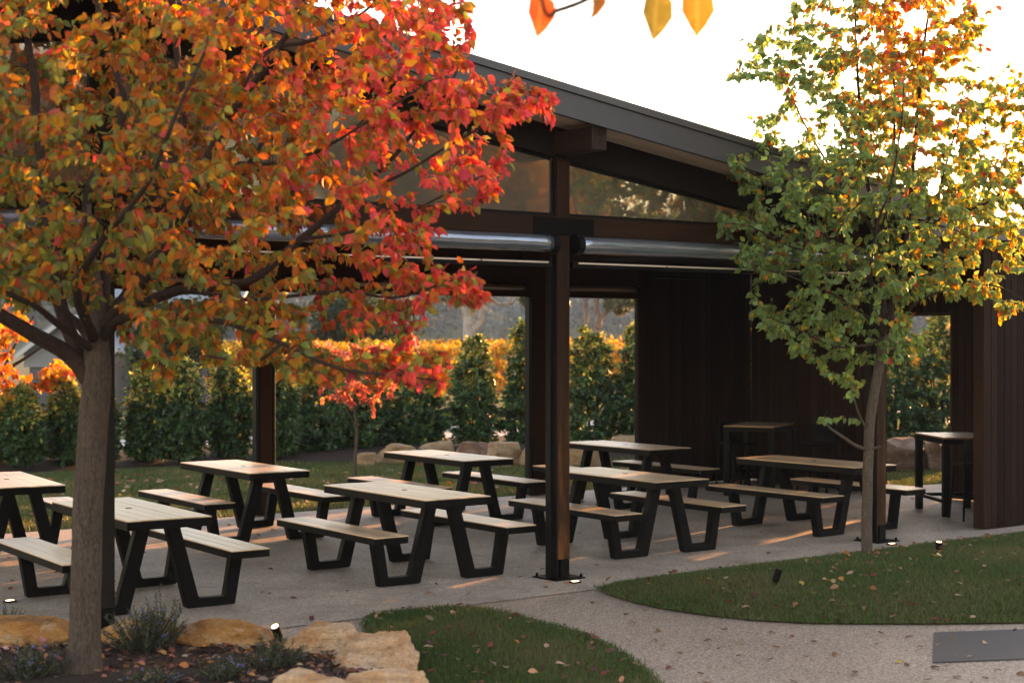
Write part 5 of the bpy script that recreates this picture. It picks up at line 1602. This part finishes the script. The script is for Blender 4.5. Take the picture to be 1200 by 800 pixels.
scatter([(843, 735, 'm'), (900, 738, 'b'), (835, 747, 'm'), (845, 756, 'r'), (861, 750, 'p'), (925, 741, 'r'), (955, 750, 'm'), (1033, 741, 'r'), (1028, 751, 'm'), (1060, 745, 'm'), (915, 757, 'p'), (940, 767, 'b'), (907, 769, 'm'), (1048, 771, 'y'), (1062, 775, 'm'), (1001, 784, 'm'), (1000, 785, 'b'), (817, 786, 'b'), (822, 797, 'b'), (925, 794, 'p'), (975, 765, 'b'), (870, 764, 'p'), (1085, 755, 'p'), (1100, 779, 'b'), (1110, 780, 'p'), (1092, 793, 'b'), (1125, 790, 'p'), (1140, 796, 'm'), (1150, 789, 'p'), (1165, 782, 'b'), (1191, 735, 'm'), (1190, 786, 'b'), (697, 703, 'b'), (735, 715, 'm'), (760, 712, 'b'), (775, 735, 'b'), (738, 725, 'r'), (768, 748, 'r'), (780, 752, 'p'), (795, 762, 'b'), (790, 778, 'r')], z0, 'on the pebbled path', 'on the pebbled path', .062)
scatter([(1115, 745, 'b'), (1155, 751, 'p'), (1118, 765, 'b'), (1133, 768, 'p'), (1100, 752, 'p')], lambda x, y: .016, 'on the flat grey pit cover', 'on the pit cover', .062)
scatter([(826, 702, 'r'), (833, 700, 'y'), (855, 705, 'm'), (853, 716, 'r'), (887, 713, 'm'), (945, 674, 'y'), (982, 667, 'y'), (948, 714, 'y'), (938, 706, 'y'), (944, 682, 'p'), (1014, 687, 'r'), (1026, 677, 'b'), (1091, 678, 'y'), (1126, 645, 'o'), (1023, 663, 'y'), (1052, 658, 'p'), (1065, 658, 'p'), (1068, 722, 'r'), (1089, 720, 'p'), (1110, 728, 'r'), (1090, 728, 'r'), (1055, 720, 'b'), (1050, 727, 'p'), (980, 719, 'b'), (962, 720, 'y'), (1140, 677, 'm'), (1100, 670, 'p'), (1137, 728, 'p'), (1118, 716, 'p'), (1005, 710, 'b'), (975, 694, 'r'), (1000, 698, 'p'), (960, 728, 'm'), (935, 725, 'b'), (1010, 722, 'b'), (1155, 690, 'p'), (1165, 655, 'b'), (1180, 705, 'b'), (880, 720, 'p'), (905, 722, 'b')], zR, 'in the grass of the side lawn', 'in the side lawn', .066)
scatter([(545, 738, 'm'), (548, 752, 'r'), (509, 748, 'r'), (524, 742, 'm'), (563, 765, 'p'), (576, 763, 'r'), (606, 785, 'r'), (617, 771, 'b'), (497, 757, 'm'), (497, 772, 'r'), (538, 780, 'p'), (510, 790, 'r'), (657, 744, 'b'), (692, 752, 'r'), (708, 797, 'r'), (678, 784, 'b'), (650, 783, 'p'), (635, 741, 'm'), (620, 735, 'b'), (590, 742, 'b'), (563, 733, 'm'), (508, 765, 'p'), (668, 762, 'b'), (720, 768, 'm'), (738, 782, 'b'), (745, 790, 'b'), (697, 766, 'm'), (525, 775, 'm'), (560, 796, 'b'), (585, 790, 'm')], zL, 'in the grass of the front lawn', 'in the front lawn', .066)
scatter([(612, 674, 'b'), (638, 686, 'b'), (645, 679, 'o'), (660, 681, 'o'), (900, 646, 'b'), (1097, 619, 'o'), (703, 660, 'b'), (612, 634, 'r'), (267, 613, 'o'), (315, 664, 'r'), (303, 625, 'm'), (410, 689, 'b'), (10, 678, 'r'), (12, 687, 'r'), (548, 694, 'b'), (515, 682, 'b'), (428, 720, 'm'), (340, 698, 'm')], z0, 'on the patio', 'on the patio', .062)

# blue-flowered rosemary in the planter
def rosemary(px, py, w, h, n, label, z=.11):
    p = at_z(px, py, z)
    r = empty('rosemary', (p[0], p[1], z)); tag(r, label, 'plant', 'rosemary plants in the planter')
    m = MB(); P, D, C_, Fl = [], [], [], []
    for k in range(n):
        a = rng.uniform(0, 2 * math.pi); l = rng.uniform(0, 1) ** .7
        end = np.array([math.cos(a) * w * .5 * l, math.sin(a) * w * .4 * l, h * rng.uniform(.45, 1.0) * (1 - .35 * l)])
        t = np.linspace(0, 1, 6)[:, None]
        start = end * np.array([.3, .3, 0])
        S = start + (end - start) * t + np.array([0, 0, .02]) * np.sin(t * 3)
        m.tube(S, np.linspace(.0028, .0012, 6), 4, False)
        k2 = int(26 * np.linalg.norm(end - start) / .2)
        tt = rng.uniform(.12, 1, k2)[:, None]
        q = start + (end - start) * tt
        P.append(q); D.append(unit(k2) * .8 + np.array([0, 0, .75]))
        if rng.uniform() < .22: Fl.append(end * rng.uniform(.7, 1))
    m.obj('stems', M['bark_dark'], r)
    P = np.vstack(P); D = np.vstack(D); nn = len(P)
    c = hsvj(choose([(.045, .07, .045), (.07, .10, .065), (.035, .05, .03), (.10, .115, .07)], np.ones((nn, 4)), nn), .2)
    tag(link('foliage', cloud_mesh('foliage', M['hedge_leaf'], P, D, unit(nn), .032 * rng.uniform(.7, 1.3, nn), c, tv=NEEDLE_V, tf=NEEDLE_F), r), kind='stuff')
    if Fl:
        Fl = np.array(Fl); k = len(Fl)
        P = np.repeat(Fl, 5, 0) + rng.normal(0, .005, (k * 5, 3))
        tag(link('flowers', cloud_mesh('flowers', M['leaf'], P, unit(k * 5), unit(k * 5), .015, hsvj(np.tile((.20, .22, .60), (k * 5, 1)), .15)), r), kind='stuff')
rosemary(168, 766, .62, .36, 120, 'blue-flowered rosemary just right of the thick trunk, before the sunlit stone')
rosemary(192, 762, .30, .52, 14, 'few tall rosemary shoots standing above the sunlit stone')
rosemary(318, 786, .50, .24, 70, 'low rosemary in front of the lit planter spotlight')
rosemary(262, 800, .40, .20, 50, 'low rosemary at the bottom edge between trunk and front sandstone')
rosemary(30, 800, .60, .26, 80, 'rosemary left of the thick trunk at the bottom edge')
rosemary(5, 745, .34, .26, 40, 'rosemary cut off by the left edge before the rusty stone')
rosemary(180, 806, .40, .14, 40, 'tiny rosemary seedlings at the bottom edge right of the trunk')
print('leaves', nl, nr_, 'objects', len(bpy.data.objects), 'tris', sum(len(m_.polygons) * 2 for m_ in bpy.data.meshes))


# ---------------------------------------------------------------- evening haze
hz = MB(); hz.box(-880, 880, -490, 640, -1.2, 34)
q = N('evening_haze')
q.t.nodes.remove(q.b)
pv = q.n('ShaderNodeVolumePrincipled')
pv.inputs['Color'].default_value = (.50, .72, 1.0, 1)
pv.inputs['Density'].default_value = .0003
pv.inputs['Anisotropy'].default_value = 0
q.l(pv.outputs[0], q.out.inputs['Volume'])
tag(hz.obj('haze', q.m), kind='stuff')
